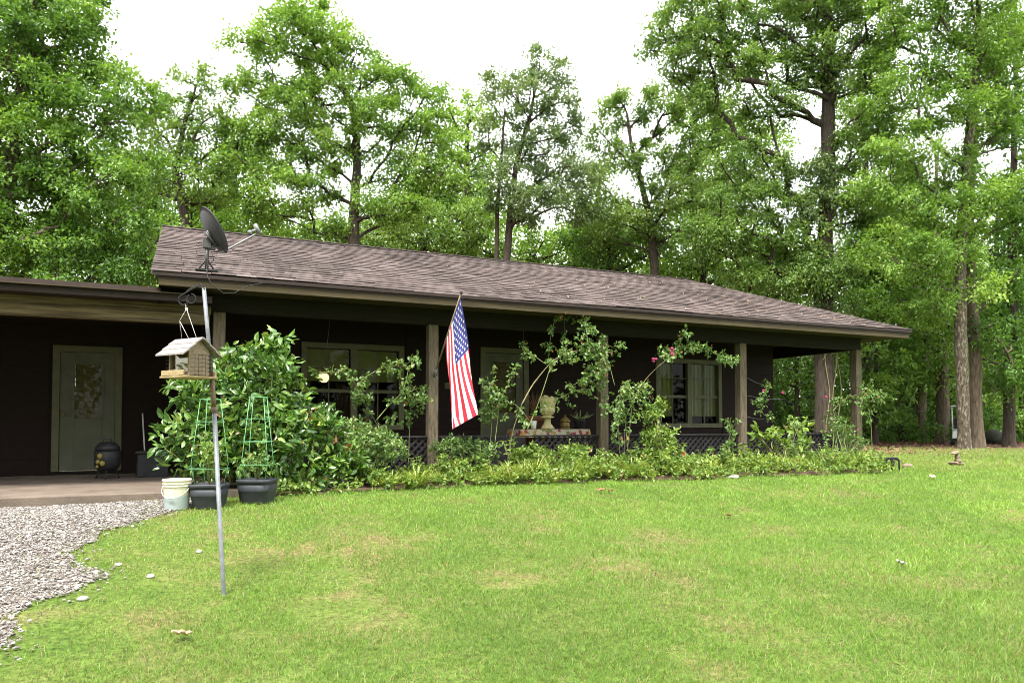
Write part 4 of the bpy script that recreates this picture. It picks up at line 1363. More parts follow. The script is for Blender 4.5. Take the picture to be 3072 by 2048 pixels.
def rose(label, base_px, canes, Y, seed, size=.06, nleaf=16, redtips=(), flowers=(), dens=.38):
    """climbing rose: canes through picture points on a slightly varying depth"""
    r = np.random.default_rng(seed)
    b = atY(base_px[0], base_px[1], Y); b[2] = float(bedz(b[0], b[1]))
    e = empty('rose_plant', b, label, 'rose', 'climbing roses along the porch')
    fo = Foliage(True); fr = Foliage(True)
    for ci, (pts, leafy, thick) in enumerate(canes):
        Yc = Y + r.uniform(-.18, .18)
        W_ = [atY(x, y, Yc + .12 * math.sin(i * 1.3 + ci)) for i, (x, y) in enumerate(pts)]
        W_ = np.array(W_)
        # smooth by resampling
        s = np.r_[0, np.cumsum(np.linalg.norm(np.diff(W_, axis=0), axis=1))]
        u = np.linspace(0, s[-1], max(6, int(s[-1] / .07)))
        Q = np.stack([np.interp(u, s, W_[:, i]) for i in range(3)], 1)
        for _ in range(2): Q[1:-1] = (Q[:-2] + Q[1:-1] * 2 + Q[2:]) / 4
        mb = MB(b); mb.tube(Q, np.linspace(thick, thick * .4, len(Q)), 6); mb.build('cane', M['green_cane'] if ci % 3 else M['twig'], e)
        k0 = int(len(Q) * leafy[0]); sel = Q[k0:]
        nn = max(1, int(len(sel) * leafy[1] * dens))
        C = sel[r.integers(0, len(sel), nn)] + r.normal(size=(nn, 3)) * leafy[2]
        arr = cluster_leaves(C, np.full(nn, .085), nleaf, size, r=r, ntw=4, droop=.2, flat=.45, aspect=.62, up=.1)
        if ci in redtips: arr = cluster_leaves(C, np.full(nn, .05), 5, size * .8, r=r, ntw=3)
        (fr if ci in redtips else fo).add(*arr)
    if fo.parts: fo.build('leaves', M['leaf_rose'], e, b)
    if fr.parts: fr.build('young_leaves', M['leaf_red'], e, b)
    for (x, y, rad, mt) in flowers:
        c = atY(x, y, Y - .1); mb = MB(b)
        for k in range(9):
            d = unit(r.normal(size=3)); q = c + d * rad * .6
            mb.lathe([(0, -rad * .4), (rad * .42, -rad * .1), (rad * .45, rad * .15), (0, rad * .4)], q, 7)
        mb.build('flower', mt, e)
    return e


z2 = lambda x, y: (900 + x / 2.614, 850 + y / 2.614)
z3 = lambda x, y: (1500 + x / 2.614, 850 + y / 2.614)
z4 = lambda x, y: (2200 + x / 2.614, 850 + y / 2.614)
rose('sprawling rose with thin bare stems in front of the left window', z2(740, 1400), [
    ([z2(740, 1400), z2(620, 1130), z2(500, 930), z2(440, 800), z2(380, 690), z2(260, 700), z2(120, 690)], (.4, 2.6, .05), .009),
    ([z2(600, 1070), z2(700, 950), z2(810, 850), z2(830, 760), z2(860, 640)], (.3, 2.2, .05), .007),
    ([z2(850, 1430), z2(862, 1000), z2(880, 820), z2(910, 800)], (.55, 3.6, .07), .008),
    ([z2(440, 800), z2(560, 700), z2(700, 640), z2(820, 660), z2(880, 590)], (.05, 2.6, .055), .006),
    ([z2(830, 760), z2(940, 860), z2(980, 950), z2(900, 1040)], (.05, 2.8, .06), .005),
    ([z2(460, 820), z2(480, 880), z2(500, 950)], (.0, 4.0, .06), .005),
    ([z2(620, 1130), z2(690, 1090), z2(740, 1070)], (.3, 2.2, .04), .004)], 11.0, 31)
rose('tall arching rose with red new growth left of the stone urn', z3(60, 1400), [
    ([z3(170, 950), z3(250, 800), z3(370, 650), z3(460, 570), z3(620, 520), z3(740, 530)], (.45, 5.5, .11), .013),
    ([z3(210, 1150), z3(270, 1020), z3(330, 860), z3(400, 640), z3(470, 580)], (.8, 2.5, .06), .010),
    ([z3(375, 630), z3(390, 450), z3(420, 320), z3(455, 180)], (.05, 2.0, .04), .006),
    ([z3(520, 560), z3(510, 400), z3(505, 230)], (.1, 1.8, .04), .005),
    ([z3(690, 520), z3(680, 380), z3(660, 260), z3(620, 180)], (.0, 3.4, .07), .007),
    ([z3(370, 640), z3(270, 570), z3(170, 490)], (.2, 2.2, .04), .005),
    ([z3(740, 530), z3(830, 470), z3(920, 520)], (.0, 4.6, .07), .006),
    ([z3(740, 530), z3(780, 610), z3(800, 700), z3(700, 720), z3(570, 800)], (.0, 5.0, .09), .007),
    ([z3(440, 260), z3(450, 190)], (.0, 1.6, .02), .003),
    ([z3(480, 280), z3(505, 215)], (.0, 1.6, .02), .003),
    ([z3(800, 700), z3(740, 830), z3(600, 830), z3(470, 900), z3(390, 920)], (.0, 3.6, .09), .006),
    ([z3(-40, 1250), z3(0, 900), z3(-30, 830), z3(-60, 760)], (.5, 4.5, .1), .006),
    ([z3(60, 1400), z3(100, 1150), z3(170, 950)], (.9, .5, .03), .014),
    ([z3(-60, 1000), z3(90, 920), z3(180, 1000), z3(230, 1080)], (.0, 3.0, .1), .006),
    ([z3(-80, 1330), z3(-60, 1020), z3(-110, 900), z3(-150, 740)], (.45, 3.6, .09), .006),
    ([z3(-40, 1000), z3(60, 800), z3(130, 660)], (.3, 2.6, .06), .005)], 11.1, 32, redtips=(8, 9))
rose('arching rose with bright pink flowers right of the middle post', z3(940, 1350), [
    ([z3(1000, 1300), z3(1040, 900), z3(1150, 740), z3(1260, 630), z3(1400, 540)], (.75, 1.2, .04), .010),
    ([z3(1400, 540), z3(1520, 500), z3(1640, 520), z3(1760, 580), z3(1840, 610)], (.05, 5.0, .055), .006),
    ([z3(1380, 550), z3(1420, 440), z3(1470, 350)], (.2, 4.0, .06), .005),
    ([z3(940, 1350), z3(920, 1000), z3(960, 820), z3(1020, 760)], (.3, 6.0, .12), .009),
    ([z3(1000, 1300), z3(980, 1050), z3(1060, 900), z3(1100, 820), z3(1170, 830)], (.3, 5.0, .11), .008),
    ([z3(900, 800), z3(870, 690), z3(860, 620)], (.3, .6, .04), .005),
    ([z3(1330, 570), z3(1290, 560), z3(1280, 520)], (0, 4, .05), .004)], 11.05, 33,
    flowers=((*z3(1212, 600), .055, M['flower_pink']), (*z3(1348, 520), .05, M['flower_pink']), (*z3(1350, 555), .045, M['flower_pink'])))
rose('thin rose with few leaves beside the right window corner', z3(1800, 1330), [
    ([z3(1800, 1330), z3(1800, 1200), z3(1780, 1050)], (.2, 3.2, .05), .006),
    ([z3(1800, 1200), z3(1840, 1100), z3(1860, 1050)], (.2, 2.6, .04), .004)], 11.1, 34)
rose('straggling rose with pale pink flowers near the corner post', z4(700, 1330), [
    ([z4(780, 1000), z4(850, 920), z4(930, 880), z4(1060, 860), z4(1180, 890)], (.2, 5.0, .08), .009),
    ([z4(330, 1060), z4(230, 1030), z4(195, 930), z4(215, 860), z4(280, 800)], (.0, 3.0, .04), .005),
    ([z4(640, 1070), z4(560, 1080), z4(500, 1120)], (.2, 1.0, .03), .005),
    ([z4(990, 1320), z4(985, 1000), z4(1020, 880), z4(1080, 830)], (.5, 3.0, .08), .008),
    ([z4(1090, 1330), z4(1080, 1090), z4(1060, 980)], (.5, 1.6, .05), .007),
    ([z4(820, 1310), z4(800, 1150), z4(760, 1000)], (.3, 4.0, .1), .007)], 11.3, 35,
    flowers=((*z4(238, 838), .03, M['flower_pink']), (*z4(388, 855), .03, M['flower_pink']), (*z4(975, 1150), .03, M['flower_pink']), (*z4(728, 890), .03, M['flower_pink'])))

# strap-leaved clumps
def strap_clump(seed):
    r = np.random.default_rng(seed)
    n = 80
    a = r.uniform(0, 2 * PI, n); L = r.uniform(.30, .52, n); el = r.uniform(.7, 1.45, n); w = r.uniform(.008, .014, n)
    V = np.empty((n, 8, 3))
    dx, dy = np.cos(a), np.sin(a)
    for k, t in enumerate((0, .4, .75, 1.0)):
        rad = L * np.cos(el) * t + .02 + .10 * t * t; z = L * np.sin(el) * t - .16 * t ** 2.6
        ww = w * (1, 1, .8, .15)[k] / 2
        V[:, 2 * k] = np.stack([dx * rad - dy * ww, dy * rad + dx * ww, z], 1)
        V[:, 2 * k + 1] = np.stack([dx * rad + dy * ww, dy * rad - dx * ww, z], 1)
    k = np.arange(n)[:, None] * 8
    Fc = np.concatenate([k + [[0, 1, 3, 2]], k + [[2, 3, 5, 4]], k + [[4, 5, 7, 6]]], 1).reshape(-1, 4)
    q = np.repeat(np.clip(.5 + .22 * r.normal(size=n), 0, 1), 8)
    return V.reshape(-1, 3), Fc, q


protos = [np_mesh('lilyturf_clump', *strap_clump(50 + k)[:2], M['leaf_lily'], None, strap_clump(50 + k)[2]) for k in range(4)]
r_ = np.random.default_rng(77)
spots = []
for k in range(52):
    x = 2.5 + (12.9 - 2.5) * k / 51 + r_.uniform(-.12, .12); y = 10.40 + r_.uniform(-.08, .55)
    spots.append((x, y))
for k, (x, y) in enumerate(spots):
    o = protos[k] if k < 4 else protos[k % 4].copy()
    if k >= 4: col.objects.link(o)
    o.location = (x, y, float(bedz(x, y)) - .01); o.rotation_euler = (0, 0, r_.uniform(0, 6)); s = r_.uniform(.75, 1.25); o.scale = (s, s, s * r_.uniform(.8, 1.1))
    tag(o, 'arching yellow-green grassy clump in the bed along the porch', 'plant', 'grassy clumps edging the porch bed')

# ground cover leaves in the bed
def bed_cover():
    r = np.random.default_rng(9)
    x = r.uniform(.7, 14.8, 4200); y = r.uniform(9.9, 11.6, 4200)
    sd = poly_dist(x, y, BED) + .25 * wob(x, y)
    hum = .5 + .5 * np.sin(2.1 * x + 1.3) * np.sin(1.3 * x + 3 * y)
    front = np.clip((11.5 - y) / .7, .25, 1)
    keep = (sd < .07) & (r.random(len(x)) < .30 + .5 * hum ** 1.5) & ~((x < 2.4) & (y > 10.2) & (r.random(len(x)) < .6))
    x, y, hum, front = x[keep], y[keep], hum[keep], front[keep]
    C = np.stack([x, y, bedz(x, y) + .05 + r.uniform(0, .44, len(x)) * hum * front * np.clip((.05 - sd[keep]) / .3, .1, 1)], 1)
    fo = Foliage(True)
    fo.add(*cluster_leaves(C, r.uniform(.08, .16, len(C)), 13, .066, r=r, ntw=5, up=.9, droop=.15, flat=.5, aspect=.55))
    o = fo.build('ground_cover', M['leaf_bed'])
    tag(o, 'low mixed leafy ground cover filling the bed along the porch', 'ground cover', kind='stuff')


bed_cover()


def perennial(seed):
    r = np.random.default_rng(seed)
    P = []; stems = []
    for k in range(9):
        a = r.uniform(0, 2 * PI); h = r.uniform(.3, .6); d = r.uniform(.04, .2)
        tip = np.array([d * math.cos(a), d * math.sin(a), h]); stems.append(tip)
        for t in np.linspace(.3, 1, 7): P.append(tip * t * [t, t, 1])
    P = np.repeat(np.array(P), 3, 0); n = len(P)
    aa = r.uniform(0, 2 * PI, n)
    D = unit(np.stack([np.cos(aa), np.sin(aa), r.uniform(-.1, .7, n)], 1)); N = unit(r.normal(size=(n, 3)) * .4 + [0, 0, 1])
    L = r.uniform(.05, .10, n)
    return P, D, N, L, L * .42, np.clip(.55 + .2 * r.normal(size=n), .03, 1), stems


pp = []
for k in range(3):
    P_, D_, N_, L_, W_, q_, st = perennial(400 + k)
    e = empty('leafy_perennial', (0, 0, 0), 'upright leafy perennial rising above the low plants of the porch bed', 'plant', 'upright perennials in the porch bed')
    fo = Foliage(True); fo.add(P_, D_, N_, L_, W_, q_); fo.build('leaves', M['leaf_bed'] if k else M['leaf_rose'], e)
    mb = MB()
    for t_ in st: mb.tube([(0, 0, 0), t_ * [.3, .3, .5], t_], [.006, .005, .002], 4)
    mb.build('stems', M['green_cane'], e); pp.append(e)
r_ = np.random.default_rng(88)
for k in range(20):
    x = 2.7 + 10.2 * k / 19 + r_.uniform(-.2, .2); y = r_.uniform(10.6, 11.3)
    if k < 3: o = pp[k]
    else:
        o = pp[k % 3].copy(); col.objects.link(o)
        for ch in pp[k % 3].children:
            c_ = ch.copy(); col.objects.link(c_); c_.parent = o
    s_ = r_.uniform(.6, 1.05); o.location = (x, y, float(bedz(x, y))); o.rotation_euler = (0, 0, r_.uniform(0, 6)); o.scale = (s_, s_, s_)
# red amaryllis
c = atY(*z3(1435, 1335), 10.75); b = np.array([c[0], c[1], float(bedz(c[0], c[1]))])
e = empty('amaryllis', b, 'single red flower with upright leaves before the right lattice panel', 'flower')
mb = MB(b); mb.tube([b, c], .007, 6)
for dx, dz in ((-.02, .30), (.07, .28), (.01, .38)): mb.tube([b, b + [dx * .6, 0, .2], b + [dx, 0, dz + .05]], [.01, .008, .002], 5)
mb.build('stem', M['green_cane'], e)
mb = MB(b)
for k in range(6):
    a = k * PI / 3; t_ = c + np.array([.07 * math.cos(a), -.03, .06 * math.sin(a)]); s_ = np.array([-math.sin(a), 0, math.cos(a)]) * .022
    m_ = c + (t_ - c) * .55 + [0, -.02, 0]
    mb.add([c, m_ + s_, t_, m_ - s_], [(0, 1, 2, 3)])
mb.build('petals', M['flower_red'], e)

# ================================================================== PORCH THINGS
ty = 12.1
tz = atY(1640, 1287, ty)[2]
ta = atY(1562, 1290, ty)[0]; tb = atY(1765, 1290, ty)[0]
e = empty('porch_table', ((ta + tb) / 2, ty + .25, FLOOR), 'low wooden table under a flowered cloth behind the porch lattice', 'table')
O_ = ((ta + tb) / 2, ty + .25, FLOOR)
mb = MB(O_); mb.box((ta, ty, tz - .045), (tb, ty + .5, tz - .012)); mb.build('tabletop', M['cedar_grey'], e)
for a in (ta + .05, tb - .05):
    for q in (ty + .05, ty + .45):
        mb = MB(O_); mb.box((a - .025, q - .025, FLOOR), (a + .025, q + .025, tz - .046)); mb.build('leg', M['cedar_grey'], e)


def mat_cloth():
    m, nt, out = new_mat('flowered_cloth')
    v = coords(nt, (1, 1, 1))
    vo = nd(nt, 'ShaderNodeTexVoronoi', Scale=13.0); nt.links.new(v, vo.inputs['Vector'])
    sp = nd(nt, 'ShaderNodeSeparateColor'); nt.links.new(vo.outputs['Color'], sp.inputs[0])
    r = ramp(nt, [(0, (.42, .38, .28)), (.3, (.26, .04, .06)), (.42, (.40, .36, .26)), (.6, (.36, .24, .06)), (.75, (.42, .38, .28)), (.9, (.16, .19, .08))], sp.outputs[0])
    r.color_ramp.interpolation = 'CONSTANT'
    b = nd(nt, 'ShaderNodeBsdfPrincipled', Roughness=.9); nt.links.new(r.outputs[0], b.inputs['Base Color'])
    nt.links.new(b.outputs[0], out.inputs['Surface'])
    return m


mb = MB(); n = 60
per = []
x0, x1, y0, y1 = ta - .02, tb + .02, ty - .02, ty + .52
for i in range(n):
    t = i / n * 4
    s, f = int(t), t % 1
    per.append([(x0 + (x1 - x0) * f, y0), (x1, y0 + (y1 - y0) * f), (x1 - (x1 - x0) * f, y1), (x0, y1 - (y1 - y0) * f)][s])
cx, cy = (x0 + x1) / 2, (y0 + y1) / 2
vs = [(cx, cy, tz)] + [(x, y, tz - .002) for x, y in per] + [(cx + (x - cx) * (1.03 + .02 * math.sin(i * 1.7)), cy + (y - cy) * (1.06 + .04 * math.sin(i * 1.7)), tz - .15) for i, (x, y) in enumerate(per)]
fs = [(0, 1 + i, 1 + (i + 1) % n) for i in range(n)] + [(1 + i, 1 + n + i, 1 + n + (i + 1) % n, 1 + (i + 1) % n) for i in range(n)]
mb.add(vs, fs); o = mb.build('tablecloth', mat_cloth()); tag(o, 'flowered tablecloth in red, gold and white draped over the porch table', 'tablecloth')
so = o.modifiers.new('thick', 'SOLIDIFY'); so.thickness = .004

c = atY(*z3(372, 1135), ty + .12); c[2] = tz + .003
e = empty('stone_urn', c, 'yellowed stone urn on a pedestal carved like leaves on the porch table', 'urn')
S = .53 / .53
mb = MB(c); mb.lathe([(0, 0), (.13, 0), (.13, .035), (.105, .045), (.10, .065), (.075, .085), (.062, .12), (.062, .19), (.075, .205), (.125, .215), (.125, .235), (.06, .25)], c, 24); mb.build('pedestal', M['stone'], e)
mb = MB(c)
mb.lathe([(.055, .25), (.10, .275), (.135, .33), (.14, .37), (.125, .395), (.13, .42), (.15, .50), (.155, .56), (.14, .60), (.12, .57), (0, .55)], c, 36,
         fn=lambda a, z: 1 + (.10 * math.sin(7 * a) * (1 if z < .4 else .3) + (.10 * math.sin(5 * a + z * 20) + .05 * math.sin(13 * a) if z > .4 else 0)))
for k in range(5):
    a = k * 2 * PI / 5; q = c + [.1 * math.cos(a), .1 * math.sin(a), .58 + .02 * (k % 2)]
    mb.lathe([(0, -.04), (.045, -.02), (.045, .015), (0, .045)], q, 9)
mb.build('bowl', M['stone'], e)
c = atY(*z3(264, 1130), ty + .08); c[2] = tz + .003
mb = MB(c); mb.lathe([(0, 0), (.045, 0), (.056, .155), (.05, .155), (.045, .14), (0, .13)], c, 20); o = mb.build('drinking_cup', M['white'], loc=c); tag(o, 'tall white cup standing on the table left of the urn', 'cup')
c = atY(*z3(510, 1140), ty + .2); c[2] = tz + .003
e = empty('brass_lantern', c, 'brass lantern with a pointed top right of the stone urn', 'lantern')
mb = MB(c); mb.lathe([(0, 0), (.10, 0), (.10, .02), (.095, .025)], c, 16); mb.build('base', M['gold'], e)
mb = MB(c); mb.lathe([(.095, .14), (.105, .145), (.105, .16), (.06, .21), (.02, .24), (.012, .27), (0, .275)], c, 16); mb.build('cap', M['gold'], e)
mb = MB(c); mb.lathe([(.085, .026), (.095, .06), (.09, .1), (.085, .139)], c, 16); mb.build('body', M['gold'], e)
c = atY(*z3(625, 1140), ty + .3); c[2] = tz + .003
e = empty('potted_succulent', c, 'dark pot with a spiky green plant at the right end of the porch table', 'potted plant')
mb = MB(c); mb.lathe([(0, 0), (.09, 0), (.12, .16), (.125, .17), (.11, .17), (.1, .15), (0, .15)], c, 20); mb.build('pot', M['black'], e)
mb = MB(c)
for k in range(14):
    a = k * 2.4; l = .12 + .08 * (k % 3); mb.tube([c + [0, 0, .15], c + [l * .5 * math.cos(a), l * .5 * math.sin(a), .22], c + [l * math.cos(a), l * math.sin(a), .25 + .04 * (k % 4)]], [.014, .012, .002], 5)
mb.build('leaves', M['green_cane'], e)
c = atY(*z3(265, 1120), 12.75); zt = atY(*z3(265, 1035), 12.75)[2]; c[2] = FLOOR
e = empty('terracotta_pot', c, 'tall brown planter with wiry reddish plant on the porch left of the urn', 'planter')
mb = MB(c); hh = zt - FLOOR; mb.lathe([(0, 0), (.17, 0), (.22, hh * .9), (.235, hh * .9), (.235, hh), (.2, hh), (.19, hh * .92), (0, hh * .92)], c, 22); mb.build('pot', M['terracotta'], e)
mb = MB(c)
for k in range(26):
    a = k * 2.4; l = .05 + .02 * (k % 9); mb.tube([c + [0, 0, hh * .9], c + [l * .6 * math.cos(a), l * .6 * math.sin(a), hh + .25], c + [l * 1.6 * math.cos(a), l * 1.6 * math.sin(a), hh + .4 + .05 * (k % 3)]], [.004, .003, .001], 4)
mb.build('stems', M['brown_leaf'], e)
# wind chime by the front door
c = atY(*z3(182, 590), 12.6)
e = empty('wind_chime', c, 'pale metal tube wind chime hanging beside the front door', 'wind chime')
mb = MB(c); mb.lathe([(0, 0), (.05, 0), (.05, .012), (0, .016)], c, 16); mb.tube([c, [c[0], c[1], 1.936]], .002, 4); mb.build('top_disc', M['white'], e)
for k in range(4):
    a = k * PI / 2 + .4; mb = MB(c); q = c + [.04 * math.cos(a), .04 * math.sin(a), 0]; mb.tube([q - [0, 0, .02], q - [0, 0, .30 - .03 * k]], .008, 8); mb.build('tube', M['steel'], e)
# brass bells ornament below the middle rose
c = atY(*z3(975, 1170), 10.95)
b = np.array([c[0], c[1], float(bedz(c[0], c[1]))])
e = empty('bell_stake', b, 'rusty garden stake carrying two small brass bells among the roses', 'garden ornament')
mb = MB(b); mb.tube([b - [0, 0, .05], c + [0, 0, .05]], .005, 6); mb.tube([c + [-.07, 0, -.06], c + [-.07, 0, .0], c, c + [.07, 0, 0], c + [.07, 0, -.06]], .004, 6); mb.build('stake', M['rusty'], e)
for s in (-1, 1):
    q = c + [s * .07, 0, -.14]; mb = MB(b); mb.lathe([(.045, 0), (.035, .02), (.028, .06), (.012, .08), (0, .085)], q, 14); mb.build('bell', M['gold'], e)
# wire strung along the right bay
mb = MB()
for (a, b_) in (((112, 740), (235, 795)), ((112, 880), (400, 910)), ((112, 1045), (240, 1060))):
    A_ = atY(*z4(*a), YP + .0); B_ = atY(*z4(*b_), YP + .0); mb.tube([A_, (A_ + B_) / 2 - [0, 0, .02], B_], .004, 5)
o = mb.build('trellis_wire', M['steel']); tag(o, 'thin wires strung from the right-hand porch post to the roses', 'wire')

# ================================================================== CARPORT THINGS
zc = lambda x, y: (150 + x / 3.646, 1020 + y / 3.646)
c = atY(*zc(625, 1490), 13.0); c[2] = FLOOR + .001
e = empty('kettle_grill', c, 'black round kettle grill with a yellow label standing before the carport door', 'grill')
w, h_ = .19, .62
mb = MB(c); mb.lathe([(0, .12), (.13, .13), (.18, .2), (.19, .42), (.17, .44)], c, 20); mb.build('drum', M['black'], e)
mb = MB(c); mb.lathe([(.18, .445), (.17, .5), (.12, .56), (0, .58)], c, 20); mb.tube([c + [-.06, 0, .57], c + [-.05, 0, .62], c + [.05, 0, .62], c + [.06, 0, .57]], .008, 6); mb.build('lid', M['black'], e)
for k in range(3):
    a = k * 2 * PI / 3 + .5; mb = MB(c); mb.tube([c + [.12 * math.cos(a), .12 * math.sin(a), .16], c + [.19 * math.cos(a), .19 * math.sin(a), 0]], .011, 6); mb.build('leg', M['black'], e)
mb = MB(c); fwd = -np.array([math.sin(YAW), math.cos(YAW), 0]) * .192
for (dx, dz, s) in ((-.01, .36, .05), (-.04, .27, .04), (.03, .25, .05), (-.05, .2, .03)): q = c + fwd + rt * dx + [0, 0, dz]; mb.lathe([(0, -s), (s * .7, -s * .5), (s * .8, s * .4), (0, s)], q, 8)
mb.build('sticker', M['yellow'], e)
c = atY(*zc(1040, 1490), 13.6); c[2] = FLOOR + .001; t_ = atY(*zc(1012, 800), 13.9)
e = empty('broom', c, 'thin pale broom handle leaning in the dark of the carport', 'broom')
mb = MB(c); mb.tube([c + [0, 0, .2], t_], .011, 8); mb.build('handle', M['white'], e)
mb = MB(c); mb.box((c[0] - .13, c[1] - .03, c[2]), (c[0] + .13, c[1] + .03, c[2] + .2)); mb.build('bristles', M['black'], e)
# dark storage tote near the bush
c = atY(*zc(1110, 1480), 13.3)
mb = MB((c[0], c[1], FLOOR)); x, y = c[0], c[1]
mb.box((x - .2, y - .2, FLOOR + .001), (x + .25, y + .2, FLOOR + .38)); mb.box((x - .23, y - .23, FLOOR + .381), (x + .28, y + .23, FLOOR + .42))
o = mb.build('storage_tote', M['black'], None, .01, (c[0], c[1], FLOOR)); tag(o, 'dark lidded storage tote deep in the carport beside the bush', 'tote')

# ================================================================== LAWN THINGS
c = atG(2676, 1412)
e = empty('garden_hoop', c, 'small black wrought iron double arch stuck in the lawn beyond the bed', 'garden ornament')
mb = MB(c)
w = .15
for k in range(2):
    a0 = c + rt * (-w + k * w)
    mb.tube([a0 + [0, 0, -.05], a0 + [0, 0, .17]] + [a0 + rt * (w / 2 - w / 2 * math.cos(t)) + [0, 0, .18 + .09 * math.sin(t)] for t in np.linspace(.2, PI - .2, 8)] + [a0 + rt * w + [0, 0, .17], a0 + rt * w + [0, 0, -.05]], .018, 8)
    mb.tube([a0 + rt * w * .3 + [0, 0, .22], a0 + rt * w * .22 + [0, 0, .05]], [.02, .008], 6)
mb.tube([c - rt * (w - .0) + [0, 0, .22], c + rt * .0 + [0, 0, .27], c + rt * w + [0, 0, .22]], .022, 8)
mb.build('arches', M['iron'], e)


def rock(name, label, c, size, mat, seed, cat='rock', group=None):
    r = np.random.default_rng(seed)
    bm_v = []; n = 12; rings = 7
    mb = MB()
    prof = []
    ph = r.uniform(0, 6, 4)
    vs = []; fs = []
    for i in range(rings + 1):
        t = PI * i / rings
        for j in range(n):
            a = 2 * PI * j / n
            q = 1 + .16 * math.sin(2 * a + ph[0]) + .1 * math.sin(3 * a + ph[1] + t * 2) + .07 * math.sin(5 * a + ph[2])
            vs.append((math.sin(t) * math.cos(a) * q * size[0], math.sin(t) * math.sin(a) * q * size[1], (-math.cos(t)) * size[2] + size[2] * .6))
    for i in range(rings):
        for j in range(n): fs.append((i * n + j, i * n + (j + 1) % n, (i + 1) * n + (j + 1) % n, (i + 1) * n + j))
    mb.add(vs, fs, 0, True)
    o = mb.build(name, mat, loc=tuple(float(v) for v in c)); tag(o, label, cat, group)
    return o


c = atG(2868, 1396)
e = empty('stacked_stones', c, 'stack of flat brown stones standing in the lawn before the big trees', 'stone stack')
for k, (sx, sz, dz, dx) in enumerate(((.19, .045, .02, 0), (.10, .05, .08, .05), (.055, .075, .16, .03), (.12, .04, .27, -.015))):
    o = rock('stone', None, (rt[0] * dx, rt[1] * dx, dz), (sx, sx * .7, sz), M['rock'], 60 + k, None); o.parent = e; o.rotation_euler = (.12 * (k - 1), .16 * math.sin(k * 2 + 1), k * 1.3)
    if 'category' in o: del o['category']
rock('white_stone', 'small white stone lying at the lawn edge of the bed', atG(2200, 1435), (.10, .07, .045), M['pale_rock'], 70)
rock('white_stone', 'pale stone lying in the grass below the gravel edge', atG(248, 1800), (.035, .028, .02), M['pale_rock'], 71)
rock('white_stone', 'pale stone on the thin turf left of the pole foot', atG(452, 1732), (.035, .03, .02), M['pale_rock'], 72)
rock('white_stone', 'pale stone on the grass near the gravel corner', atG(355, 1697), (.03, .028, .018), M['pale_rock'], 73)
rock('white_stone', 'pale stone on the grass strip behind the thin turf', atG(597, 1658), (.03, .025, .02), M['pale_rock'], 74)
rock('fieldstone', 'flat brown stone lying right of the iron arch', atG(2722, 1402), (.13, .09, .06), M['rock'], 75)


def fallen(px, py, s, mat, label, seed, lift=.02):
    r = np.random.default_rng(seed)
    c = atG(px, py); n = 9
    a0 = r.uniform(0, 6)
    vs = []
    for i in range(n):
        t = i / (n - 1); w = s * .34 * math.sin(PI * min(1, t * .93 + .05)) ** .8
        z = lift + .35 * s * (t - .5) ** 2 + .03
        for k in (-1, 0, 1): vs.append((s * (t - .5), k * w, z + abs(k) * w * .45 + .01 * math.sin(i * 2 + k)))
    fs = []
    for i in range(n - 1):
        for k in range(2): q = i * 3 + k; fs.append((q, q + 3, q + 4, q + 1))
    mb = MB(); mb.add(vs, fs, 0, True); o = mb.build('fallen_leaf', mat, loc=tuple(c)); o.rotation_euler = (.2, -.2, a0)
    so = o.modifiers.new('thick', 'SOLIDIFY'); so.thickness = .003
    tag(o, label, 'leaf')


fallen(538, 1925, .12, M['dry_leaf'], 'curled pale tan leaf lying on the grass below the pole', 1)
fallen(2697, 1702, .11, M['pale_rock'], 'whitish curled leaf on the open lawn below the corner post', 2)
fallen(2795, 1437, .16, M['dry_leaf'], 'tan leaf on the lawn near the stacked stones', 3)
fallen(1805, 1480, .14, M['brown_leaf'], 'brown curled leaf on the grass in front of the bed middle', 4)
fallen(1835, 1481, .11, M['brown_leaf'], 'smaller brown leaf lying next to the curled one before the bed', 5)
fallen(2185, 1556, .08, M['brown_leaf'], 'small brown leaf on the lawn right of the bed middle', 6)

# leaf litter on the roof and the forest floor
def litter():
    r = np.random.default_rng(15)
    n = 330
    x = r.beta(3.2, 1.3, n) * (ER - EL - .3) + EL; t = r.beta(1.1, 1.6, n)
    ok = x < (ER + (RR - ER) * t - .1); x, t = x[ok], t[ok]; n = len(x)
    dY, dZ = YR - YE, ZR - ZE
    P = np.stack([x, YE + dY * t, ZE + dZ * t + .045], 1)
    N = unit(np.array([0, -dZ, dY])[None] + r.normal(size=(n, 3)) * .6)
    D = unit(np.cross(N, r.normal(size=(n, 3))))
    L = r.uniform(.03, .085, n)
    fo = Foliage(); fo.add(P, D, N, L, L * .5, r.uniform(0, 1, n))
    o = fo.build('roof_leaf_litter', mat_rnd('litter_leaf', [(0, (.14, .08, .05)), (.6, (.26, .18, .11)), (1, (.42, .32, .22))]))
    tag(o, 'scattered dry leaves lying on the shingles', 'leaf litter', kind='stuff')
    n = 16000
    x = r.uniform(13, 60, n); y = r.uniform(13, 50, n)
    k = (y + .25 * (x - 20) + 3 * np.sin(x * .4)) > 19.0 - 2.5 * r.random(n) ** 2
    x, y = x[k], y[k]; n = len(x)
    P = np.stack([x, y, gz(x, y) + .02], 1); N = unit(r.normal(size=(n, 3)) * .5 + [0, 0, 1]); D = unit(np.cross(N, r.normal(size=(n, 3))))
    L = r.uniform(.08, .2, n); fo = Foliage(); fo.add(P, D, N, L, L * .6, r.uniform(0, 1, n))
    o = fo.build('forest_leaf_litter', mat_rnd('forest_litter', [(0, (.06, .035, .02)), (.6, (.17, .09, .055)), (1, (.30, .19, .12))]))
    tag(o, 'brown leaf litter on the ground under the trees', 'leaf litter', kind='stuff')


litter()

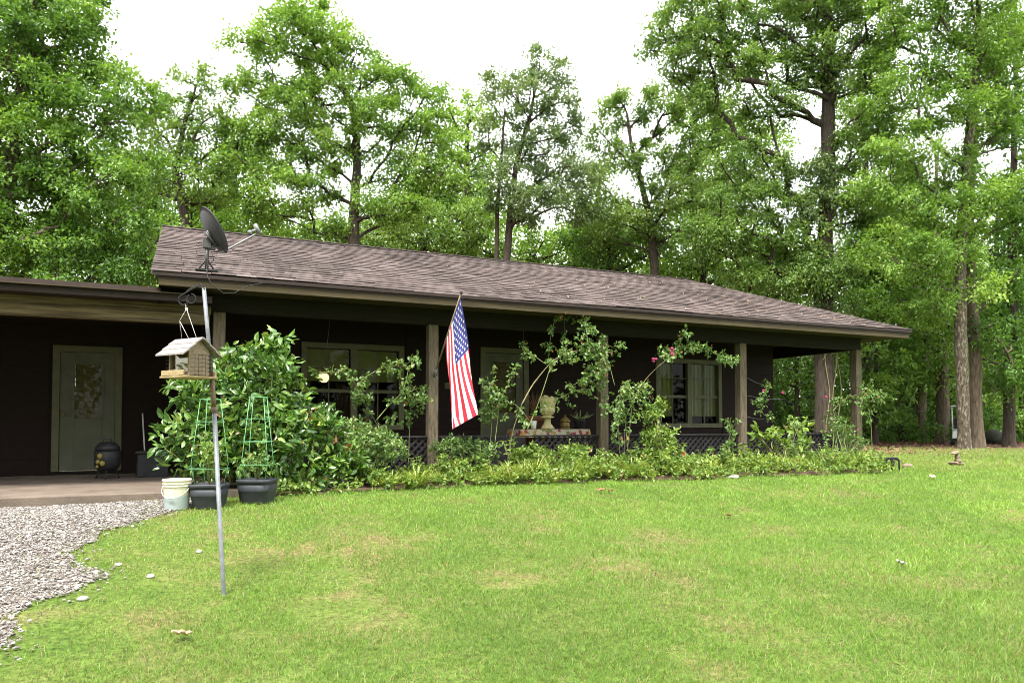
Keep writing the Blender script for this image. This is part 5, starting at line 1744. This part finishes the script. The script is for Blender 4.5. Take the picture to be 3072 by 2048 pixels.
# golf cart behind the big trunks
c = atS(2218, 1000, 33); c[2] = float(gz(c[0], c[1]))
e = empty('golf_cart', c, 'white golf cart half hidden behind the tall lichened trunk', 'golf cart', rz=-.97)
mb = MB(); mb.add([(-.55, -1.1, .3), (.55, -1.1, .3), (.55, 1.1, .3), (-.55, 1.1, .3), (-.5, -1.05, .62), (.5, -1.05, .62), (.5, 1.0, .72), (-.5, 1.0, .72)], [(0, 3, 2, 1), (4, 5, 6, 7), (0, 1, 5, 4), (1, 2, 6, 5), (2, 3, 7, 6), (3, 0, 4, 7)])
mb.build('body', M['cartwhite'], e, .05)
mb = MB(); mb.box((-.58, -.9, 1.72), (.58, .9, 1.78)); mb.build('roof', M['cartwhite'], e, .03)
for sx in (-1, 1):
    for sy in (-.8, .75): mb = MB(); mb.tube([(sx * .5, sy, .6), (sx * .52, sy * .95, 1.72)], .025, 8); mb.build('roof_post', M['cartwhite'], e)
mb = MB(); mb.box((-.5, -.1, .73), (.5, .4, .85)); mb.box((-.5, .4, .73), (.5, .5, 1.2)); mb.build('seat', M['black'], e, .03)
for sx in (-1, 1):
    for sy in (-.75, .7): mb = MB(); mb.tube([(sx * .42, sy, .22), (sx * .6, sy, .22)], .22, 18); mb.build('wheel', M['black'], e)
rock('boulder', 'dark mossy boulder between the trunks at the right', atS(2281, 1018, 33) * [1, 1, 0] + [0, 0, -.9], (.5, .45, .4), mat_noise('mossy_rock', (.012, .013, .009), (.035, .038, .024), 4, .95, bump=.6), 76)

# ================================================================== TREES
B_, BD, BL = M['bark'], M['bark_dark'], M['bark_lichen']
tree('big bright green oak filling the left edge behind the carport', 19, [(-60, 1000), (-50, 700), (20, 400), (60, 150), (80, -60)], 46,
     [(40, -60, 150, 90), (60, 90, 150, 110), (150, 130, 80, 90), (40, 260, 150, 110), (190, 270, 110, 110), (280, 230, 50, 60), (70, 400, 150, 90), (220, 420, 110, 90), (300, 350, 40, 50), (60, 540, 150, 80), (220, 560, 110, 70), (320, 520, 45, 60), (120, 640, 170, 50), (310, 620, 55, 40)],
     M['leaf_oak'], B_, n=360, leaves=430, size=.105, crad=.72, spacing=.72, seed=101, name='oak_tree', depth=.8)
tree('slim sparse tree left of the satellite dish, between the two big oaks', 31, [(425, 1000), (426, 640), (428, 500), (405, 400), (420, 300), (450, 200)], 20,
     [(450, 205, 40, 40), (400, 240, 50, 40), (490, 240, 45, 40), (360, 280, 50, 45), (440, 290, 60, 45), (500, 300, 50, 45), (340, 350, 45, 45), (430, 370, 60, 40), (500, 360, 50, 50), (370, 420, 60, 40), (480, 440, 60, 40), (560, 350, 40, 40)],
     M['leaf_mid'], BD, n=150, leaves=190, size=.14, crad=.75, spacing=.75, seed=102, depth=.8)
tree('broad spreading oak rising behind the roof above the dish and flag', 31, [(815, 1000), (815, 640), (815, 500), (822, 380), (815, 260), (760, 120), (700, 30)], 27,
     [(690, 55, 75, 40), (610, 110, 60, 50), (720, 120, 110, 60), (560, 190, 45, 45), (650, 210, 95, 55), (800, 150, 70, 60), (760, 240, 100, 60), (890, 200, 75, 55), (970, 230, 55, 45), (860, 290, 100, 50), (980, 310, 65, 50), (640, 300, 90, 50), (740, 350, 80, 45), (930, 390, 90, 55), (620, 390, 80, 50), (1030, 390, 50, 45), (690, 440, 90, 45), (900, 480, 80, 45), (600, 470, 60, 40), (760, 520, 60, 30)],
     M['leaf_light'], BD, n=325, leaves=301, size=0.139, crad=0.84, spacing=0.86, seed=103, name='oak_tree', depth=.8, first=.45)
tree('double-trunked grey-green tree right of the broad oak, above the flag', 33, [(1165, 1000), (1163, 640), (1172, 500), (1185, 380), (1220, 250), (1240, 150)], 17,
     [(1235, 155, 45, 35), (1160, 210, 45, 50), (1280, 200, 50, 45), (1220, 240, 70, 50), (1300, 270, 45, 50), (1170, 310, 60, 45), (1250, 330, 70, 50), (1190, 400, 85, 45), (1290, 400, 75, 50), (1330, 470, 55, 40), (1240, 470, 90, 40), (1150, 460, 45, 30)],
     M['leaf_grey'], BD, n=186, leaves=274, size=0.131, crad=0.79, spacing=0.88, seed=104, depth=.8, twotrunk=[(1140, 640), (1142, 480), (1150, 380), (1160, 250)])
tree('open forked tree standing behind the middle of the ridge', 35, [(1507, 1000), (1507, 640), (1498, 520), (1480, 440), (1450, 330), (1440, 260)], 20,
     [(1440, 255, 65, 45), (1410, 330, 65, 40), (1510, 270, 60, 55), (1580, 240, 55, 50), (1650, 270, 50, 45), (1500, 380, 80, 45), (1400, 390, 35, 35), (1580, 350, 60, 50), (1440, 480, 70, 35), (1560, 450, 80, 50), (1530, 530, 80, 35), (1400, 540, 60, 30)],
     M['leaf_mid'], BD, n=157, leaves=274, size=0.139, crad=0.84, spacing=0.92, seed=105, depth=.8)
T6 = tree('tallest thick-trunked tree with vines, just right of the roof end', 29.5, [(1893, 1000), (1892, 800), (1893, 500), (1897, 300), (1908, 100), (1900, -80)], 42,
     [(1540, 70, 60, 60), (1600, 130, 80, 45), (1560, 170, 60, 35), (1640, 40, 110, 60), (1740, 90, 100, 60), (1690, 170, 90, 40), (1850, 60, 100, 60), (1840, 160, 90, 50), (1640, 220, 60, 35), (1980, 70, 80, 70), (1760, 250, 80, 35), (1970, 190, 70, 60), (1760, 380, 100, 45), (1680, 350, 70, 50), (1960, 330, 70, 60), (1700, 470, 100, 50), (1830, 470, 70, 40), (1640, 540, 80, 50), (1790, 560, 90, 45), (1960, 480, 60, 50), (1870, 640, 70, 45), (1750, 640, 70, 35), (1880, -50, 160, 60)],
     M['leaf_mid'], BD, n=357, leaves=301, size=0.126, crad=0.79, spacing=0.84, seed=106, depth=.85, first=.3)
tree('tall leaning trunk with pale lichen, foremost of the right-hand trees', 27, [(2217, 1000), (2210, 800), (2206, 600), (2215, 400), (2235, 200), (2255, -60)], 26,
     [(2100, 20, 110, 60), (2230, 40, 100, 60), (2090, 130, 90, 45), (2210, 150, 100, 50), (2310, 110, 60, 60), (2060, 230, 80, 40), (2170, 260, 100, 45), (2280, 250, 60, 45), (2080, 350, 90, 40), (2190, 380, 90, 45), (2050, 450, 80, 40), (2150, 490, 100, 45), (2270, 440, 55, 40), (2090, 590, 90, 40), (2220, 560, 60, 45), (2130, 690, 80, 40), (2250, 650, 40, 40), (2200, -60, 160, 50)],
     M['leaf_light'], BL, n=313, leaves=293, size=0.122, crad=0.79, spacing=0.84, seed=107, depth=.85, first=.3)
tree('grey trunk standing close behind the lichened one', 28.5, [(2247, 1000), (2240, 850), (2228, 700), (2222, 500), (2240, 250), (2260, 50)], 25,
     [(2290, 160, 60, 60), (2310, 300, 40, 60), (2290, 480, 50, 60), (2260, 760, 50, 40), (2300, 820, 50, 40), (2300, 640, 50, 40)], M['leaf_dark'], B_, n=75, leaves=150, size=.14, crad=.75, spacing=.7, seed=108)
tree('dark trunk at the right edge of the wood', 30, [(2318, 1000), (2320, 850), (2325, 600), (2330, 300), (2335, 0)], 24,
     [(2340, 80, 50, 80), (2345, 260, 45, 70), (2340, 420, 45, 60), (2340, 560, 50, 50), (2320, 700, 50, 50), (2350, 800, 60, 50), (2300, 880, 50, 35), (2400, 500, 60, 120)], M['leaf_dark'], BD, n=110, leaves=150, size=.15, crad=.8, spacing=.7, seed=109)
tree('reddish trunk with the leafless lower stem left of the lichened tree', 35, [(2165, 1000), (2164, 800), (2160, 600), (2150, 350)], 27,
     [(2150, 560, 70, 50), (2100, 640, 60, 45), (2180, 680, 60, 45), (2120, 760, 60, 40), (2150, 840, 60, 40), (2060, 560, 60, 60)], M['leaf_light'], B_, n=110, leaves=130, size=.17, crad=.9, spacing=.8, seed=110)
tree('leaning grey trunk in the middle of the right-hand wood', 37, [(2112, 1000), (2120, 850), (2140, 650), (2150, 450)], 24,
     [(2090, 700, 60, 50), (2040, 780, 60, 45), (2110, 860, 60, 40), (2030, 660, 50, 50), (2080, 500, 70, 60)], M['leaf_oak'], B_, n=110, leaves=130, size=.17, crad=.9, spacing=.8, seed=111)

# filler trees: understory and second rank, four kinds of their own and copies
FILL = [  # px base, depth, lobes, mat, label
    ('round light green young tree low behind the left part of the ridge', 36, (585, 1000), 14, [(585, 560, 90, 40), (560, 500, 60, 40), (640, 520, 60, 35), (690, 560, 60, 30), (520, 540, 50, 40)], 'leaf_light'),
    ('dense low tree behind the dish, below the slim sparse tree', 33, (440, 1000), 14, [(420, 540, 80, 50), (380, 580, 60, 40), (500, 560, 60, 40), (460, 490, 60, 40), (340, 470, 50, 50)], 'leaf_oak'),
    ('low bushy tree right of the broad oak trunk', 38, (980, 1000), 14, [(960, 540, 70, 35), (1040, 560, 70, 35), (1000, 490, 60, 35), (900, 560, 50, 30), (1080, 500, 40, 40)], 'leaf_mid'),
    ('low pale tree behind the double trunk', 40, (1230, 1000), 14, [(1220, 570, 70, 35), (1290, 560, 60, 35), (1160, 580, 60, 30), (1110, 570, 50, 30), (1340, 590, 50, 30)], 'leaf_light'),
    ('low dark tree left of the open forked tree', 37, (1400, 1000), 14, [(1380, 560, 60, 40), (1440, 590, 60, 35), (1340, 540, 40, 40), (1450, 560, 40, 40), (1340, 620, 40, 30)], 'leaf_dark'),
    ('bushy tree above the roof where the hip begins', 38, (1620, 1000), 16, [(1600, 590, 70, 40), (1680, 610, 70, 40), (1640, 540, 60, 40), (1560, 620, 50, 30), (1720, 570, 60, 40)], 'leaf_light'),
    ('leafy tree between the roof end and the tallest trunk', 36, (1780, 1000), 16, [(1760, 680, 70, 35), (1830, 700, 60, 40), (1800, 630, 70, 40), (1710, 650, 50, 30), (1850, 760, 50, 40)], 'leaf_mid'),
    ('leafy young tree seen under the porch roof by the corner post', 33, (1830, 1000), 14, [(1820, 860, 50, 40), (1870, 880, 40, 40), (1800, 920, 50, 40), (1850, 950, 60, 30), (1920, 900, 40, 40), (1790, 850, 40, 40)], 'leaf_dark'),
    ('leafy young tree right of the corner post', 34, (2010, 1000), 14, [(2000, 800, 60, 50), (2050, 860, 60, 40), (1990, 880, 50, 40), (2040, 730, 60, 40), (1990, 700, 50, 45), (2010, 930, 60, 30)], 'leaf_oak'),
    ('tall mid-green tree behind the tallest trunk', 40, (1990, 1000), 20, [(1990, 560, 70, 60), (2040, 400, 70, 60), (1960, 420, 60, 60), (2010, 640, 70, 45), (1960, 260, 60, 60), (2040, 300, 60, 50)], 'leaf_mid'),
    ('bright bushy tree at the far right under the edge trunk', 38, (2270, 1000), 16, [(2270, 860, 50, 40), (2330, 900, 50, 40), (2240, 920, 50, 35), (2300, 780, 50, 45), (2350, 780, 40, 60), (2300, 960, 60, 30)], 'leaf_light'),
    ('small tree in the gap left of the reddish trunk', 41, (2075, 1000), 14, [(2070, 900, 50, 35), (2110, 930, 50, 30), (2040, 940, 50, 30), (2130, 780, 50, 40), (2060, 830, 50, 30)], 'leaf_dark'),
    ('small tree between the reddish and the lichened trunk', 40, (2180, 1000), 14, [(2185, 880, 40, 40), (2175, 930, 45, 30), (2195, 800, 40, 40), (2190, 740, 40, 40), (2180, 620, 60, 40)], 'leaf_oak'),
    ('second-rank tree behind the left oak, over the carport', 34, (250, 1000), 20, [(250, 500, 80, 60), (330, 560, 60, 50), (180, 560, 70, 50), (340, 430, 50, 50), (290, 400, 60, 50), (320, 610, 60, 40)], 'leaf_mid'),
    ('leafy tree filling the gap between broad oak and dish', 40, (540, 1000), 18, [(540, 430, 60, 50), (590, 390, 50, 50), (510, 490, 60, 40), (610, 560, 60, 40), (560, 340, 40, 40)], 'leaf_oak'),
    ('tree behind the broad oak trunk to its right', 42, (880, 1000), 18, [(860, 520, 70, 40), (940, 500, 60, 40), (780, 560, 60, 35), (1000, 440, 50, 40), (1060, 460, 45, 45)], 'leaf_mid'),
    ('feathery light tree at the top right beyond the edge trunk', 42, (2290, 1000), 20, [(2290, 560, 60, 60), (2250, 640, 50, 50), (2330, 640, 50, 50), (2270, 720, 60, 40), (2330, 460, 40, 50)], 'leaf_light'),
    ('leafy tree standing between the broad oak and the double-trunked tree', 41, (1075, 1000), 18, [(1075, 265, 50, 40), (1050, 340, 60, 45), (1095, 380, 50, 45), (1060, 440, 60, 45), (1110, 480, 50, 40), (1040, 500, 60, 40)], 'leaf_light'),
    ('leafy tree filling the gap between the double-trunked and the forked tree', 42, (1375, 1000), 16, [(1370, 400, 40, 40), (1350, 460, 50, 45), (1400, 480, 50, 40), (1360, 540, 60, 40)], 'leaf_mid'),
    ('broad leafy tree between the forked tree and the tallest trunk', 41, (1650, 1000), 18, [(1620, 280, 60, 50), (1660, 340, 70, 50), (1600, 380, 60, 45), (1680, 420, 70, 45), (1620, 470, 70, 40), (1740, 330, 60, 45)], 'leaf_light'),
    ('tall tree filling behind the leaning grey trunk', 43, (2090, 1000), 20, [(2090, 620, 80, 50), (2050, 540, 60, 50), (2140, 560, 60, 50), (2100, 460, 70, 45), (2010, 600, 60, 50), (1950, 600, 60, 50)], 'leaf_dark'),
]
for k, (lab, D, (bx, by), w, lb, mt) in enumerate(FILL):
    top = min(l[1] for l in lb)
    tree(lab, D, [(bx, 1000), (bx + 4, 800), (bx - 4, (top + 700) / 2 if top < 650 else 800), (bx, top + 20)], w, lb, M[mt], BD, n=100, leaves=120, size=.19, crad=1.0, spacing=.9, seed=200 + k, name='understory_tree' if k in (7, 8, 10, 11, 12) else 'tree', depth=1.0, first=.15)

# thin bare trunks in the wood
for k, (px, D, w, lab) in enumerate(((1985, 38, 14, 'thin dark trunk just right of the corner post'), (2045, 44, 12, 'thinnest trunk in the shade of the right-hand wood'), (2070, 40, 16, 'straight trunk between thin and leaning ones in the wood'), (2350, 38, 16, 'trunk beyond the dark edge tree'))):
    tree(lab, D, [(px, 1000), (px + 2, 800), (px + 6, 600), (px + 4, 480)], w, [(px, 620, 50, 40), (px + 10, 560, 50, 40), (px - 20, 700, 50, 30)], M['leaf_dark'], BD, n=40, leaves=120, size=.18, crad=.9, spacing=.8, seed=300 + k, name='slender_tree')

# vines on the tallest trunk
def vine():
    r = np.random.default_rng(40)
    base = np.array(T6.location)
    e = empty('trunk_vine', base + [0, -.5, 0], 'leafy vine wrapped around the tallest trunk', 'vine')
    C = []
    for (y0, y1, n, w) in ((360, 500, 26, 60), (590, 800, 42, 62), (120, 200, 10, 40)):
        for _ in range(n):
            C.append(atS(1893 + r.normal() * w * .45, r.uniform(y0, y1), 29.0 + r.normal() * .3))
    C = np.array(C)
    fo = Foliage(); fo.add(*cluster_leaves(C, np.full(len(C), .55), 110, .14, r=r)); fo.build('leaves', M['leaf_grey'], e, base + [0, -.5, 0])
    mb = MB(base + [0, -.5, 0])
    for s in (-.3, .1, .35):
        mb.tube([base + [s + .12 * math.sin(z * 2 + s * 9), -.46, z] for z in np.linspace(0, 11, 24)], .02, 5)
    mb.build('stems', M['twig'], e)


vine()

# far wood: one mass of foliage behind everything that can be told apart
def far_woods():
    r = np.random.default_rng(41)
    C = []; 
    for q_ in range(2700):
        px = r.uniform(-250, 2650); D = r.uniform(46, 64)
        top = 500 + 45 * math.sin(px * .011) + 40 * math.sin(px * .031 + 1)
        if px > 1700: top = 600 + 60 * math.sin(px * .02)
        py = r.uniform(top, 1010) if q_ % 3 else r.uniform(760, 1010)
        C.append(atS(px, py, D))
    for _ in range(1100):      # the same wood closes round the plot behind the viewer
        a = YAW + PI + r.uniform(-1.75, 1.75); D = r.uniform(17, 30)
        C.append((D * math.sin(a), D * math.cos(a), r.uniform(-1, 15) + 2.5 * math.sin(a * 9)))
    C = np.array(C); C = C[C[:, 2] > -1]
    fo = Foliage(); fo.add(*cluster_leaves(C, r.uniform(1.2, 2.1, len(C)), 75, .42, r=r, ntw=12))
    o = fo.build('far_woods', M['leaf_mid']); tag(o, 'far wood showing as one mass of green behind the nearer trees', 'woods', kind='stuff')
    # low brush between the trunks at the right
    C = []
    for _ in range(420):
        px = r.uniform(1700, 2600); D = r.uniform(34, 46)
        C.append(atS(px, r.uniform(940, 1015) , D))
    C = np.array(C); C[:, 2] = np.maximum(C[:, 2], -.85)
    fo = Foliage(); fo.add(*cluster_leaves(C, r.uniform(.5, 1.0, len(C)), 70, .2, r=r)); o = fo.build('brush', M['leaf_dark']); tag(o, 'low dark brush growing under the right-hand trees', 'undergrowth', kind='stuff')


far_woods()

# ================================================================== LIGHT
SUN_EL, SUN_AZ = math.radians(62), math.radians(222)   # azimuth clockwise from +Y
w = bpy.data.worlds.new('World'); sc.world = w; w.use_nodes = True
nt = w.node_tree; nt.nodes.clear()
out = nt.nodes.new('ShaderNodeOutputWorld'); bg = nd(nt, 'ShaderNodeBackground', Strength=.12)
sky = nd(nt, 'ShaderNodeTexSky', sky_type='NISHITA'); sky.sun_disc = False; sky.sun_elevation = SUN_EL; sky.sun_rotation = SUN_AZ
sky.air_density = 1.0; sky.dust_density = 3.0
tc = nd(nt, 'ShaderNodeTexCoord')
no = nd(nt, 'ShaderNodeTexNoise', Scale=2.2, Detail=4.0); nt.links.new(tc.outputs['Generated'], no.inputs['Vector'])
cl = ramp(nt, [(.3, (.86, .88, .92)), (.7, (1, 1, 1))], no.outputs['Fac'])
sc1 = nd(nt, 'ShaderNodeVectorMath', operation='SCALE'); sc1.inputs['Scale'].default_value = 11.0
nt.links.new(cl.outputs[0], sc1.inputs[0])
mx = nd(nt, 'ShaderNodeMix', data_type='RGBA'); mx.inputs[0].default_value = .88
nt.links.new(sky.outputs[0], mx.inputs[6]); nt.links.new(sc1.outputs[0], mx.inputs[7])
nt.links.new(mx.outputs[2], bg.inputs['Color']); nt.links.new(bg.outputs[0], out.inputs['Surface'])
sl = bpy.data.lights.new('sun', 'SUN'); sl.energy = 3.0; sl.angle = math.radians(14); sl.color = (1, .96, .88)
so = bpy.data.objects.new('sun', sl); col.objects.link(so)
sd = Vector((math.sin(SUN_AZ) * math.cos(SUN_EL), math.cos(SUN_AZ) * math.cos(SUN_EL), math.sin(SUN_EL)))
so.rotation_euler = sd.to_track_quat('Z', 'Y').to_euler()

# ================================================================== CAMERA AND RENDER
cam = bpy.data.cameras.new('camera'); co = bpy.data.objects.new('camera', cam); col.objects.link(co)
cam.sensor_width = 36; cam.lens = F / 3072 * 36; cam.shift_y = SH / 3072; cam.clip_end = 2000; cam.clip_start = .05
co.location = (0, 0, 0); co.rotation_euler = (PI / 2 + PITCH, 0, -YAW)
sc.camera = co
sc.render.engine = 'CYCLES'
cy = sc.cycles
cy.max_bounces = 6; cy.diffuse_bounces = 4; cy.glossy_bounces = 2; cy.transmission_bounces = 4; cy.transparent_max_bounces = 8
cy.use_denoising = True; cy.use_adaptive_sampling = False; cy.sample_clamp_indirect = 4.0; cy.denoising_prefilter = 'ACCURATE'; cy.filter_width = 1.0
cy.caustics_reflective = False; cy.caustics_refractive = False
vs_ = sc.view_settings
vs_.view_transform = 'Standard'; vs_.look = 'None'; vs_.exposure = 1.65; vs_.gamma = 1; vs_.use_curve_mapping = False
